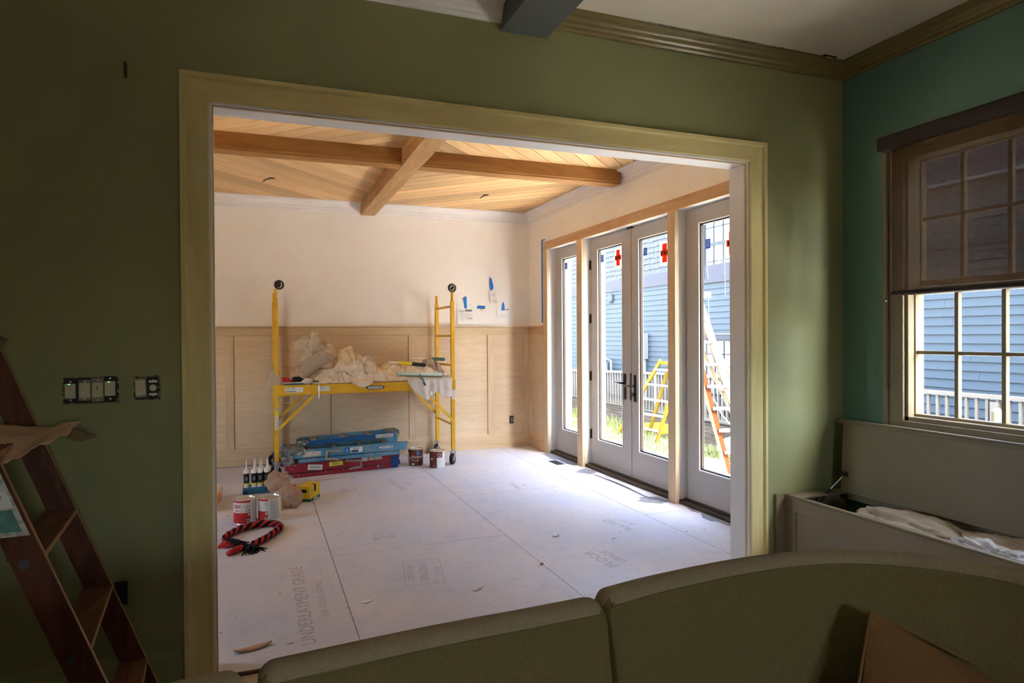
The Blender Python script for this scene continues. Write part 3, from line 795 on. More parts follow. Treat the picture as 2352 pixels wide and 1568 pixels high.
# blue tape on the wall beside the casing
b = MB(); b.box(X-0.0015, X, 7.572, 7.615, 1.61, 2.645); b.box(X-0.0015, X, 7.50, 7.604, 2.632, 2.650)
b.build('masking_tape', 'tape', label='long vertical strip of blue masking tape beside the left casing of the glass doors', cat='tape')

# ------------------------------------------------------------------ NEAR WINDOW, SHADE
GX = 3.405
b = MB()
# casing
cy0, cy1, cz0, cz1 = 0.87, 2.728, 0.905, 2.475
for (a, c, d, e) in ((2.615, cy1, cz0, cz1), (cy0, 0.99, cz0, cz1), (1.735, 1.852, 0.962, 2.395), (0.99, 2.615, 2.395, cz1), (0.99, 2.615, cz0, 0.962)):
    b.box(X-0.020, X, a, c, d, e)
for (a, c, d, e) in ((2.700, cy1+0.004, cz0, cz1+0.004), (cy0-0.004, 0.895, cz0, cz1+0.004), (cy0, cy1, cz1-0.024, cz1+0.004)):
    b.box(X-0.032, X-0.018, a, c, d, e)
win = b.build('window_1', 'olive2', kind='structure', bevel=0.003)
b = MB()   # jamb liner and sash frames
for (a, c, d, e) in ((2.598, 2.640, WZ0, WZ1), (1.738, 1.866, WZ0, WZ1), (0.98, 1.006, WZ0, WZ1), (0.98, 2.64, WZ0, 0.985), (0.98, 2.64, 2.400, WZ1)):
    b.box(X+0.0, XN-0.001, a, c, d, e)
b.build('window_jamb', 'olive2', win)
def sash(z0, z1, zm, xg, nm_, dy=0.0):
    b = MB(); t = 0.02
    gy0, gy1 = 1.900-dy, 2.590-dy
    b.box(xg-t, xg+t, gy1, gy1+0.012, z0-0.03, z1+0.03); b.box(xg-t, xg+t, gy0-0.03, gy0, z0-0.03, z1+0.03)
    b.box(xg-t, xg+t, gy0, gy1, z0-0.035, z0); b.box(xg-t, xg+t, gy0, gy1, z1, z1+0.035)
    s_ = b.build('sash', 'olive2', win, bevel=0.003)
    b = MB()
    for y in (2.368-dy, 2.134-dy):
        b.box(xg-0.014, xg+0.014, y-0.011, y+0.011, z0, z1)
    b.box(xg-0.0135, xg+0.0135, gy0, gy1, zm-0.010, zm+0.010)
    b.build('muntin', 'olive2', s_, bevel=0.003)
    for i, (a, c) in enumerate(((gy0, 2.123-dy), (2.145-dy, 2.357-dy), (2.379-dy, gy1))):
        for d, e in ((z0, zm-0.010), (zm+0.010, z1)):
            MB().box(xg-0.002, xg+0.002, a, c, d, e).build('glass_pane', 'glass', s_)
    return s_
sash(1.000, 1.655, 1.338, GX, 'lower')
sash(1.735, 2.392, 2.072, GX+0.045, 'upper')
sash(1.000, 1.655, 1.338, GX, 'lower', 0.86); sash(1.735, 2.392, 2.072, GX+0.045, 'upper', 0.86)
MB().box(XN, XN+0.02, 2.645, 2.72, 0.93, 2.46).build('outer_trim', 'ext_white', win)
# a second window behind the first, beyond the frame, lights the room the same way
b = MB()
# shade
sh = empty('window_blind', (3.24, 2.2, 2.48), 'dark brown woven roller shade drawn half way down the window', 'shade')
b = MB(); b.prism([(X-0.125, 2.452), (X-0.125, 2.520), (X-0.118, 2.528), (X-0.002, 2.528), (X-0.002, 2.452)], 0.86, 2.690, 'Y')
b.build('fascia', 'shade_box', sh, bevel=0.003)
MB().box(3.2580, 3.2590, 0.90, 2.632, 1.665, 2.46).build('fabric', 'shade', sh)
MB().tube([(3.262, 0.90, 1.662), (3.262, 2.634, 1.662)], 0.013, 10).build('hem_bar', 'shade_box', sh)
ch = MB()
pts = [(3.300, 2.700, 2.46)] + [(3.300, 2.700, z) for z in (2.2, 1.8, 1.4, 1.16)] + [(3.300, 2.692, 1.135), (3.300, 2.682, 1.135), (3.300, 2.676, 1.16)] + [(3.300, 2.676, z) for z in (1.4, 1.8, 2.2, 2.46)]
ch.tube(pts, 0.0016, 5)
for s_ in (2.700, 2.676):
    z = 1.17
    while z < 2.45:
        ch.add([(3.300+0.003*a, s_+0.003*c, z+0.003*d) for a, c, d in ((1, 0, 0), (-1, 0, 0), (0, 1, 0), (0, -1, 0), (0, 0, 1), (0, 0, -1))], [(0, 2, 4), (2, 1, 4), (1, 3, 4), (3, 0, 4), (2, 0, 5), (1, 2, 5), (3, 1, 5), (0, 3, 5)])
        z += 0.012
ch.build('bead_chain', 'dark_metal', sh)
MB().lathe([(0, -0.006), (0.005, -0.004), (0.006, 0), (0.005, 0.004), (0, 0.006)], (3.297, 2.700, 1.625), 8).build('chain_stop', 'label', sh)

# ------------------------------------------------------------------ WINDOW BENCH
bench = empty('window_bench', (3.1, 1.7, 0), 'painted storage bench with its lid open under the near window', 'bench')
BXF = 2.862; BY_1 = 3.012; BY_0 = 0.35; BZ = 0.500
b = MB()
b.box(BXF, BXF+0.020, BY_0, BY_1, 0.10, 0.18); b.box(BXF, BXF+0.020, BY_0, BY_1, 0.42, BZ)
for y in (BY_1-0.08, 2.02, 1.10, BY_0):
    b.box(BXF, BXF+0.020, y, y+0.08, 0.18, 0.42)
b.build('front_frame', 'olive2', bench, bevel=0.002)
MB().box(BXF+0.010, BXF+0.018, BY_0+0.05, BY_1-0.05, 0.16, 0.44).build('front_panel', 'olive2', bench)
b = MB(); b.box(BXF+0.03, X-0.02, BY_1-0.02, BY_1, 0, BZ-0.002); b.box(BXF+0.03, X-0.02, BY_0, BY_0+0.02, 0, BZ-0.002)
b.box(BXF+0.03, X-0.02, BY_0, BY_1, 0.08, 0.10); b.box(BXF+0.05, BXF+0.07, BY_0, BY_1, 0, 0.10)
b.build('carcass', 'olive2', bench)
b = MB(); b.box(BXF+0.0, BXF+0.028, BY_0, BY_1, BZ, BZ+0.012); b.box(BXF+0.028, X-0.022, BY_1-0.10, BY_1, BZ, BZ+0.012); b.box(3.235, X-0.022, BY_0, BY_1-0.1, BZ-0.03, BZ+0.008)
b.build('top_rim', 'olive2', bench, bevel=0.004)
lidm = Matrix.Translation((3.205, 0, 0.515)) @ Matrix.Rotation(radians(3.0), 4, 'Y')
b = MB(); b.box(0, 0.020, 0.37, 2.930, 0, 0.400, lidm)
lid = b.build('lid', 'olive2', bench, bevel=0.002)
b = MB(); b.box(-0.010, 0.030, 0.36, 2.960, 0.400, 0.407, lidm); b.box(-0.004, 0.026, 0.36, 2.955, 0.407, 0.414, lidm); b.box(-0.001, 0.034, 0.36, 2.96, 0.414, 0.424, lidm)
b.build('lid_edge', 'olive2', lid, bevel=0.002)
b = MB(); b.tube([(3.205, 2.90, 0.62), (3.12, 2.925, 0.535)], 0.0035, 8); b.build('lid_stay', 'steel', bench)
MB().tube([(3.12, 2.925, 0.535), (3.04, 2.945, 0.44)], 0.008, 8).build('stay_body', 'black', bench)
MB().box(3.19, 3.21, 2.88, 2.925, 0.61, 0.635).build('stay_bracket', 'black', bench); MB().box(3.03, 3.05, 2.92, 2.99, 0.41, 0.46).build('stay_bracket', 'black', bench)
# corner where the bench meets the wall: return strip
MB().box(2.80, BXF+0.02, BY_1-0.001, YG-0.001, 0, BZ+0.012).build('side_filler', 'olive2', bench)

def blob(name, c, r, m, seed=0, amp=0.12, freq=3.0, folds=0.0, fdir=(1, 0, 0), nu=64, nv=40, flat=None, label=None, cat=None, group=None, parent=None, rot=0, ridgey=0.0, power=1.0):
    """soft crumpled lump: displaced superellipsoid with creases"""
    b = MB(); fd = Vector(fdir).normalized(); R_ = Matrix.Rotation(rot, 3, 'Z')
    for i in range(nv+1):
        th = pi*i/nv
        for j in range(nu):
            ph = 2*pi*j/nu
            d = Vector((sin(th)*cos(ph), sin(th)*sin(ph), cos(th)))
            q = Vector([math.copysign(abs(k)**power, k) for k in d])
            n_ = fbm(d.x*freq+seed, d.y*freq, d.z*freq)
            n2 = ridge(d.x*freq*1.7+seed, d.y*freq*1.7+3, d.z*freq*1.7)
            s_ = 1+amp*n_+ridgey*(n2-0.6)
            if folds: s_ += folds*abs(sin(fd.dot(d)*9+3*fbm(d.x*2, d.y*2, d.z*2+seed)))
            p = Vector((q.x*r[0]*s_, q.y*r[1]*s_, q.z*r[2]*s_))
            p = R_ @ p + Vector(c)
            if flat is not None and p.z < flat: p.z = flat
            b.v.append(tuple(p))
    for i in range(nv):
        for j in range(nu):
            j2 = (j+1) % nu
            b.f.append((i*nu+j, (i+1)*nu+j, (i+1)*nu+j2, i*nu+j2))
    return b.build(name, m, parent, smooth=True, label=label, cat=cat, group=group)
blob('duvet', (3.07, 2.37, 0.41), (0.13, 0.30, 0.115), 'bedding', 3, 0.16, 2.2, 0.05, (0.3, 1, 0.2), ridgey=0.06, label='cream duvet bundled at the wall end inside the open bench', cat='duvet', power=0.75)
blob('blanket', (3.10, 1.86, 0.40), (0.12, 0.32, 0.115), 'bedding', 8, 0.2, 2.6, 0.07, (0.3, 1, 0.2), ridgey=0.1, label='beige blanket folded along the bench behind the white bundle', cat='blanket', power=0.75)
blob('sheet_bundle', (2.965, 1.93, 0.43), (0.085, 0.20, 0.085), 'bedding2', 12, 0.25, 3.2, 0.08, (0.2, 1, 0.4), ridgey=0.1, label='greyish white bedding bundle against the bench front', cat='bedding', power=0.8)

# ------------------------------------------------------------------ SOFA SECTIONS
def interp(pts, step=0.03):
    """Catmull-Rom resample of 2D points"""
    out = []
    P = [Vector(pts[0])*2-Vector(pts[1])] + [Vector(p) for p in pts] + [Vector(pts[-1])*2-Vector(pts[-2])]
    for i in range(1, len(P)-2):
        n = max(2, int((P[i+1]-P[i]).length/step))
        for k in range(n):
            t = k/n
            out.append(0.5*((2*P[i])+(-P[i-1]+P[i+1])*t+(2*P[i-1]-5*P[i]+4*P[i+1]-P[i+2])*t*t+(-P[i-1]+3*P[i]-3*P[i+1]+P[i+2])*t**3))
    out.append(P[-2]); return out
back_prof = [(0.0, 0.20), (0.0, 0.70), (0.0, 0.825), (0.010, 0.843), (0.030, 0.850), (0.052, 0.848), (0.064, 0.838), (0.070, 0.822), (0.078, 0.78), (0.098, 0.70), (0.130, 0.58), (0.165, 0.45), (0.18, 0.36), (0.18, 0.20)]
def sweep(pts, prof, name, m, parent, rnd=0.03, **kw):
    b = MB(); n = len(pts); k = len(prof)
    L = [0]
    for i in range(1, n): L.append(L[-1]+(pts[i]-pts[i-1]).length)
    cen_o = sum(p[0] for p in prof)/k; cen_z = sum(p[1] for p in prof)/k
    for i, p in enumerate(pts):
        t = (pts[min(i+1, n-1)]-pts[max(i-1, 0)]).normalized(); nn = Vector((t.y, -t.x))
        e = min(L[i], L[-1]-L[i]); sh_ = 1.0
        if e < rnd: sh_ = 1-(1-sqrt(max(0, 1-((rnd-e)/rnd)**2)))*rnd/0.09
        for o_, z in prof:
            oo = cen_o+(o_-cen_o)*sh_; zz = z if z < 0.3 else z-(1-sh_)*0.09
            b.v.append((p.x+nn.x*oo, p.y+nn.y*oo, zz))
    for i in range(n-1):
        for j in range(k):
            j2 = (j+1) % k
            b.f.append((i*k+j, i*k+j2, (i+1)*k+j2, (i+1)*k+j))
    b.f.append(tuple(range(k))); b.f.append(tuple((n-1)*k+j for j in range(k))[::-1])
    return b.build(name, m, parent, smooth=True, **kw)
def densify_ends(pts):
    a, c = pts[0], pts[1]; z, y = pts[-1], pts[-2]
    s_ = [a+(c-a)*t for t in (0, 0.06, 0.15, 0.35, 0.65)]
    e_ = [z+(y-z)*t for t in (0.65, 0.35, 0.15, 0.06, 0)]
    return s_+pts[1:-1]+e_
def sofa_section(pts, label, legs, inset=None):
    pp = densify_ends(interp(pts))
    c = pp[len(pp)//2]
    root = empty('sofa_section', (c.x, c.y, 0), label, 'sofa', 'sections of the curved olive sofa')
    sweep(pp, back_prof, 'backrest', 'sofa', root)
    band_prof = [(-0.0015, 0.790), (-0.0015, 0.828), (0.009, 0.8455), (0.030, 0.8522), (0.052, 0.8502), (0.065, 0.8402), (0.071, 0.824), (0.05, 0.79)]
    sweep(pp, band_prof, 'lit_top_band', 'sofa_lit_top', root)  # paler strip paints the light caught along the top edge
    # seam welt along the front top edge
    wl = []
    n = len(pp)
    for i in range(2, n-2):
        t = (pp[i+1]-pp[i-1]).normalized(); nn = Vector((t.y, -t.x))
        wl.append((pp[i].x+nn.x*0.0705, pp[i].y+nn.y*0.0705, 0.826))
    MB().tube(wl, 0.0028, 6).build('welt', 'sofa', root, smooth=True)
    seat_p = [(0.165, 0.21), (0.165, 0.43), (0.19, 0.45), (0.70, 0.45), (0.74, 0.43), (0.75, 0.40), (0.75, 0.21)]
    base_p = [(0.02, 0.08), (0.02, 0.205), (0.72, 0.205), (0.72, 0.08)]
    k = inset if inset else pp
    sweep(k, seat_p, 'seat_cushion', 'sofa', root); sweep(k, base_p, 'base', 'sofa', root)
    for (x, y) in legs:
        MB().lathe([(0, -0.001), (0.014, -0.001), (0.022, 0.085), (0, 0.085)], (x, y, 0), 10).build('leg', 'ladder_wood', root)
    return root
sofa_section([(-1.10, 1.16), (-0.6, 1.225), (-0.188, 1.277), (-0.032, 1.293)], 'leftmost sofa section with olive linen back, cut by the bottom edge of the photo', [(-0.95, 1.05), (-0.15, 1.15), (-0.9, 0.55), (-0.15, 0.62)])
sofa_section([(-0.008, 1.302), (0.311, 1.332), (0.536, 1.340), (0.712, 1.350)], 'middle sofa section with low straight olive back', [(0.08, 1.2), (0.62, 1.24), (0.08, 0.7), (0.62, 0.74)])
sp = [(0.724, 1.374), (0.912, 1.408), (1.2, 1.428), (1.42, 1.405), (1.56, 1.345), (1.67, 1.262), (1.76, 1.15), (1.81, 1.02), (1.84, 0.86)]
sofa_section(sp, 'right-hand curved sofa section carrying the brown pillow', [(0.85, 1.27), (1.45, 1.20), (0.85, 0.75), (1.25, 0.75)])

# pillow
def pillow():
    b = MB(); n = 28
    P = Vector((1.425, 1.215, 0.752)); Q = Vector((1.84, 1.015, 0.520)); Rr = Vector((1.10, 1.04, 0.36))
    u = Q-P; v = Rr-P; nn = u.cross(v).normalized()
    if nn.y > 0: nn = -nn
    for side in (1, -1):
        for i in range(n+1):
            for j in range(n+1):
                s_, t_ = i/n, j/n
                e = (sin(pi*s_)*sin(pi*t_))
                h = 0.135*(e**0.6) if e > 0 else 0
                pinch = 0.035*(abs(2*s_-1)**4*0+1)*(sin(pi*t_))*0
                cr = (0.024*sin(15*(t_*1.25-s_*0.25)+3.0*fbm(s_*2.5, t_*2.5, 1))+0.05*max(0, ridge(s_*1.6+t_, t_*2.4-s_*0.6, 3)-0.5))*min(1, e*2.6)*0.8
                cx = 0.5+(s_-0.5)*(1-0.06*sin(pi*t_)); cyy = 0.5+(t_-0.5)*(1-0.06*sin(pi*s_))
                b.v.append(tuple(P+u*cx+v*cyy+nn*(side*h+cr if side > 0 else -h*0.5)))
    m_ = (n+1)**2
    for side in (0, 1):
        for i in range(n):
            for j in range(n):
                a = side*m_+i*(n+1)+j
                q = (a, a+1, a+n+2, a+n+1)
                b.f.append(q if side == 0 else q[::-1])
    root = b.build('pillow', 'pillow', smooth=True, label='brown linen throw pillow leaning in the curve of the right sofa section', cat='pillow')
    w = MB(); pts = []
    for t in [i/10 for i in range(11)]: pts.append(P+u*t)
    for t in [i/10 for i in range(1, 11)]: pts.append(Q+v*t)
    for t in [i/10 for i in range(1, 11)]: pts.append(Q+v-u*t)
    for t in [i/10 for i in range(1, 11)]: pts.append(Rr-v*t)
    c0 = P+u*0.5+v*0.5
    w.tube([c0+(p-c0)*0.985 for p in pts], 0.004, 6); w.build('piping', 'pillow', root, smooth=True)
pillow()

# ------------------------------------------------------------------ WOODEN STEP LADDER (foreground left)
wl_ = Vector((-sin(.075), cos(.075), 0)); dl = Vector((cos(.075), sin(.075), 0))
B0 = Vector((-0.647, 2.905, 0.807)); kd = dl*0.1127-Vector((0, 0, 0.305))
lad = empty('wooden_stepladder', (-0.75, 2.6, 0), 'brown wooden stepladder standing by the green wall at the left', 'ladder')
def rail_obj(base, name='rail'):
    # plank: 0.088 wide along dl, 0.020 thick along wl
    top = base+kd*(-3.15); bot = base+kd*(0.807/0.305)
    b = MB(); vs = []
    for p in (bot, top):
        for i in (-0.088, 0):
            for j in (0, -0.021):
                vs.append(p+dl*i+wl_*j)
    b.add(vs, [(0, 1, 3, 2), (4, 6, 7, 5), (0, 4, 5, 1), (2, 3, 7, 6), (0, 2, 6, 4), (1, 5, 7, 3)])
    r_ = b.build(name, 'ladder_wood', lad, bevel=0.002)
    vs = []
    b = MB()
    for p in (bot, top):
        for i in (0.0005, 0.0022):
            for j in (-0.001, -0.020):
                vs.append(p+dl*i+wl_*j)
    b.add(vs, [(0, 1, 3, 2), (4, 6, 7, 5), (0, 4, 5, 1), (2, 3, 7, 6), (0, 2, 6, 4), (1, 5, 7, 3)])
    b.build('rail_edge', 'ladder_lit_edge', r_)  # overlay strip coloured as the lit edge of the rail
    return r_
wid = 0.562
rb = rail_obj(B0); ra = rail_obj(B0-wl_*wid)
for k in range(-2, 3):
    p = B0+kd*k
    b = MB()
    # tread body with four grooves on top
    zt = 0.0
    prof_ = [(0.004, -0.020), (0.004, zt), (-0.010, zt)]
    for gx in (-0.012, -0.026, -0.040, -0.054):
        prof_ += [(gx, zt), (gx-0.001, zt-0.004), (gx-0.006, zt-0.004), (gx-0.007, zt)]
    prof_ += [(-0.092, zt), (-0.092, -0.020)]
    vs = []
    for t in (-0.021, -wid-0.0002):
        for o_, z in prof_:
            vs.append(p+dl*o_+wl_*t+Vector((0, 0, z)))
    k_ = len(prof_)
    b.add(vs, [tuple(range(k_)), tuple(range(2*k_-1, k_-1, -1))]+[(i, (i+1) % k_, k_+(i+1) % k_, k_+i) for i in range(k_)])
    tr_ = b.build('step', 'tread', lad)
    b = MB(); vs = []
    for t in (-0.022, -wid):
        for o_, z in ((0.0045, -0.019), (0.0045, -0.001), (0.0065, -0.001), (0.0065, -0.019)):
            vs.append(p+dl*o_+wl_*t+Vector((0, 0, z)))
    b.add(vs, [(0, 1, 2, 3), (7, 6, 5, 4), (0, 4, 5, 1), (1, 5, 6, 2), (2, 6, 7, 3), (3, 7, 4, 0)])
    b.build('step_nosing', 'ladder_lit_edge', tr_)  # nosing coloured as if light falls on it
    # rod washer on the near rail
    q = p-wl_*(wid+0.0215)-dl*0.045-Vector((0, 0, 0.030))
    b = MB(); b.tube([q, q-wl_*0.002], 0.014, 16); b.tube([q-wl_*0.002, q-wl_*0.008], 0.006, 10)
    b.build('rod_washer', 'dark_metal', lad)
    b = MB(); b.tube([p-wl_*0.02-dl*0.05-Vector((0, 0, 0.032)), p-wl_*wid-dl*0.05-Vector((0, 0, 0.032))], 0.004, 8)
    b.build('step_rod', 'steel', lad)
# top and rear legs
tp = B0+kd*(-3.15)
b = MB(); cc = [tp+dl*0.02+wl_*0.02, tp-dl*0.22+wl_*0.02, tp-dl*0.22-wl_*(wid+0.04), tp+dl*0.02-wl_*(wid+0.04)]
b.add(cc+[c+Vector((0, 0, 0.022)) for c in cc], [(3, 2, 1, 0), (4, 5, 6, 7), (0, 1, 5, 4), (1, 2, 6, 5), (2, 3, 7, 6), (3, 0, 4, 7)])
b.build('ladder_top', 'ladder_wood', lad, bevel=0.003)
for j in (0.0, -wid):
    a = tp-dl*0.17+wl_*(j-0.012); c = Vector((a.x-0.42, a.y-0.03, 0.001))
    MB().bar(a, c, 0.022, 0.045, up=dl).build('rear_leg', 'ladder_wood', lad)
# label and pouch taped to the near rail
def on_rail(s_, t_):   # s_ along rail (m, down), t_ across from right edge
    return B0-wl_*(wid+0.0222)+kd.normalized()*s_-dl*t_
def rail_quad(s0, s1, t0, t1, m, nm_, lift=0.001, par=None):
    b = MB(); q = [on_rail(s0, t0), on_rail(s0, t1), on_rail(s1, t1), on_rail(s1, t0)]
    b.add([v-wl_*lift for v in q]+[v-wl_*(lift+0.0008) for v in q], [(0, 1, 2, 3), (7, 6, 5, 4), (0, 4, 5, 1), (1, 5, 6, 2), (2, 6, 7, 3), (3, 7, 4, 0)])
    return b.build(nm_, m, par)
lb = rail_quad(-0.36, -0.06, 0.008, 0.084, 'label_dirty', 'rail_label', par=lad)
rail_quad(-0.145, -0.075, 0.022, 0.078, mat('teal_card', (0.10, 0.26, 0.22), 0.6, vary=0.2, scale=30), 'card', 0.0022, lb)
rail_quad(-0.205, -0.150, 0.015, 0.075, 'label', 'card', 0.0022, lb)
mm = Matrix.Translation(on_rail(-0.185, 0.045)-wl_*0.0034) @ Matrix.Rotation(radians(-90+90), 4, 'Z') @ Matrix.Rotation(radians(90), 4, 'X')
lettering('8=', 0.026, mm, 'ink', lb)

# kraft paper scraps on the ladder steps
def paper(name, rows, m, label, seed=0, amp=0.01, parent=None, thick=0.0012, cat='paper'):
    """rows: list of polylines (same count) spanning a crumpled sheet"""
    b = MB(); nr = len(rows); nc = len(rows[0]); sub_ = 6
    H = (nr-1)*sub_; W = (nc-1)*sub_
    for i in range(H+1):
        fi = min(i/sub_, nr-1-1e-6); r0 = int(fi); ti = fi-r0
        for j in range(W+1):
            fj = min(j/sub_, nc-1-1e-6); c0 = int(fj); tj = fj-c0
            a = Vector(rows[r0][c0]).lerp(Vector(rows[r0][c0+1]), tj); c = Vector(rows[r0+1][c0]).lerp(Vector(rows[r0+1][c0+1]), tj)
            p = a.lerp(c, ti)
            n_ = amp*(ridge(p.x*14+seed, p.y*14, p.z*14)-0.5)
            e = 0.006*noise.noise(Vector((p.x*60, p.z*60, seed))) if i in (0, H) else 0
            b.v.append((p.x+e, p.y+n_*0.7, p.z+n_))
    for i in range(H):
        for j in range(W):
            k = i*(W+1)+j
            b.f.append((k, k+1, k+W+2, k+W+1))
    return b.build(name, m, parent, smooth=True, label=label, cat=cat, solid=thick)
zs = 1.114
sc1 = paper('masking_paper', [[(-1.02, 2.72, zs+0.055), (-0.86, 2.70, zs+0.045), (-0.74, 2.70, zs+0.025), (-0.66, 2.70, zs+0.020), (-0.61, 2.70, zs+0.045), (-0.575, 2.70, zs+0.045)],
      [(-1.02, 2.60, zs+0.025), (-0.86, 2.55, zs+0.018), (-0.75, 2.55, zs+0.010), (-0.675, 2.55, zs+0.008), (-0.625, 2.55, zs+0.020), (-0.58, 2.55, zs+0.025)],
      [(-1.00, 2.47, zs+0.012), (-0.86, 2.44, zs-0.020), (-0.80, 2.40, zs-0.045), (-0.71, 2.40, zs-0.048), (-0.665, 2.42, zs-0.012), (-0.62, 2.45, zs-0.004)]], 'kraft',
      'torn sheet of brown kraft paper draped over a step of the wooden ladder', 5, 0.012)
paper('paper_tail', [[(-0.598, 2.68, zs+0.018), (-0.565, 2.69, zs-0.002), (-0.535, 2.70, zs-0.010)], [(-0.618, 2.66, zs-0.010), (-0.575, 2.67, zs-0.030), (-0.530, 2.70, zs-0.016)]], 'kraft2', None, 2, 0.006, parent=sc1, cat=None)
zs2 = 1.419
paper('masking_paper', [[(-1.10, 2.75, zs2+0.05), (-0.95, 2.75, zs2+0.05), (-0.87, 2.76, zs2+0.045), (-0.815, 2.78, zs2+0.01)],
      [(-1.10, 2.65, zs2+0.02), (-0.96, 2.65, zs2+0.03), (-0.89, 2.66, zs2+0.012), (-0.83, 2.70, zs2-0.01)],
      [(-1.08, 2.55, zs2), (-0.97, 2.55, zs2-0.02), (-0.91, 2.58, zs2-0.03), (-0.85, 2.62, zs2-0.06)]], 'kraft2',
      'darker brown paper scrap on an upper step of the wooden ladder, at the left edge', 9, 0.02)

# ------------------------------------------------------------------ SWITCHES ON THE GREEN WALL
def switch_box(x0, x1, z0, z1, label):
    b = MB(); b.box(x0, x1, YG-0.0012, YG+0.004, z0, z1)
    bx = b.build('wall_box', 'tin_box', label=label, cat='electrical box')
    b = MB()
    for k in range(40):
        s_ = random.random(); w = random.uniform(0.002, 0.007); e = random.choice(((x0+(x1-x0)*s_, z0), (x0+(x1-x0)*s_, z1), (x0, z0+(z1-z0)*s_), (x1, z0+(z1-z0)*s_)))
        b.box(e[0]-w, e[0]+w, YG-0.003, YG-0.001, e[1]-w*0.6, e[1]+w*0.6)
    b.build('plaster_crumb', 'yoke', bx, kind='stuff')
    return bx
switch_box(-0.712, -0.523, 1.186, 1.288, 'wide open electrical box behind the four wall switches')
switch_box(-0.470, -0.376, 1.192, 1.286, 'narrow open electrical box behind the two devices nearer the opening')
def switch(x, z, w, h, label, yoke='black', paddle='almond', led=False, slot=False, round_=False, tilt=0, yh=0.1):
    root = empty('light_switch', (x, YG-0.002, z), label, 'switch')
    Rt = Matrix.Translation((x, YG-0.002, z)) @ Matrix.Rotation(tilt, 4, 'Y')
    b = MB(); b.box(-w/2-0.003, w/2+0.003, -0.004, -0.0005, -yh/2, yh/2, Rt)
    b.build('yoke', yoke, root, bevel=0.001)
    if round_:
        b = MB(); b.lathe([(0, 0), (0.013, 0), (0.014, 0.004), (0.012, 0.016), (0, 0.017)], (x, YG-0.006, z), 20, mtx=Matrix.Rotation(radians(90), 3, 'X')); b.build('knob', paddle, root)
        for s_ in (-1, 1): MB().box(-w/2, w/2, -0.012, -0.004, s_*0.026-0.004, s_*0.026+0.004, Rt).build('bracket', 'steel', root)
    else:
        b = MB(); b.box(-w/2, w/2, -0.011, -0.004, -h/2, h/2, Rt)
        pd = b.build('paddle', paddle, root, bevel=0.0015)
        if slot:
            MB().box(-0.0012, 0.0012, -0.0116, -0.0108, -0.002, 0.013, Rt).build('slot', 'ink', pd)
    for s_ in (-1, 1): MB().lathe([(0, 0), (0.004, 0), (0.003, 0.002), (0, 0.0025)], (x, YG-0.0065, z+s_*(yh/2-0.008)), 10, mtx=Matrix.Rotation(radians(90), 3, 'X')).build('screw', 'steel', root)
    if led:
        m_, nt, bb = new_mat('green_led'); bb.inputs['Emission Color'].default_value = (0.1, 1, 0.25, 1); bb.inputs['Emission Strength'].default_value = 0.8; bb.inputs['Base Color'].default_value = (0, 0, 0, 1)
        MB().box(-0.006, 0.000, -0.0118, -0.0108, h/2-0.003, h/2-0.0015, Rt).build('indicator_light', m_, root)
sx = [-0.687, -0.639, -0.595, -0.552]
switch(sx[0], 1.236, 0.036, 0.058, 'leftmost almond switch with a green light, on a black plate', led=True, yh=0.088)
switch(sx[1], 1.238, 0.036, 0.058, 'plain almond rocker switch, second from the left in the wide box', yoke='yoke', yh=0.082)
switch(sx[2], 1.238, 0.036, 0.058, 'almond switch with a small dark slot, third from the left', yoke='yoke', slot=True, yh=0.094)
switch(sx[3], 1.242, 0.036, 0.058, 'right-hand almond switch with green light in the wide box', led=True, yh=0.098)
switch(-0.445, 1.241, 0.036, 0.062, 'slightly tilted almond rocker switch in the narrow box', yoke='yoke', tilt=-0.05, yh=0.078)
switch(-0.400, 1.240, 0.030, 0.05, 'round almond dimmer knob beside the tilted switch', round_=True, yh=0.076)
b = MB(); b.box(-0.545, -0.500, YG-0.004, YG+0.001, 0.37, 0.465); lo = b.build('wall_outlet', 'tin_box', label='dark open outlet low on the green wall behind the ladder', cat='outlet')
MB().box(-0.535, -0.510, YG-0.008, YG-0.004, 0.39, 0.445).build('receptacle', 'black', lo, bevel=0.002)
b = MB(); b.box(-0.490, -0.482, YG-0.03, YG, 2.485, 2.540); b.box(-0.489, -0.483, YG-0.034, YG-0.028, 2.50, 2.52)
b.build('wall_anchor', mat('rusty_metal', (0.10, 0.05, 0.025), 0.7), label='small rusty anchor left in the green wall above the switches', cat='anchor')
b = MB(); b.box(3.09, 3.19, 2.93, 3.00, ZC-0.002, ZC+0.002); ho = b.build('ceiling_cutout', 'black', label='small rectangular cut in the ceiling near the corner', cat='cutout')
MB().box(3.12, 3.17, 2.945, 2.99, ZC-0.006, ZC-0.003).build('cover_flap', 'ceil_near', ho)
# crumbled plaster along the crown
b = MB()
for k in range(60):
    x = 1.9+random.random()*1.0; w = random.uniform(0.003, 0.012)
    b.box(x-w, x+w, YG-0.086, YG-0.080, ZC-0.006, ZC-0.001)
b.build('paint_crumb', 'label_dirty', bpy.data.objects['trim_1'], kind='stuff')

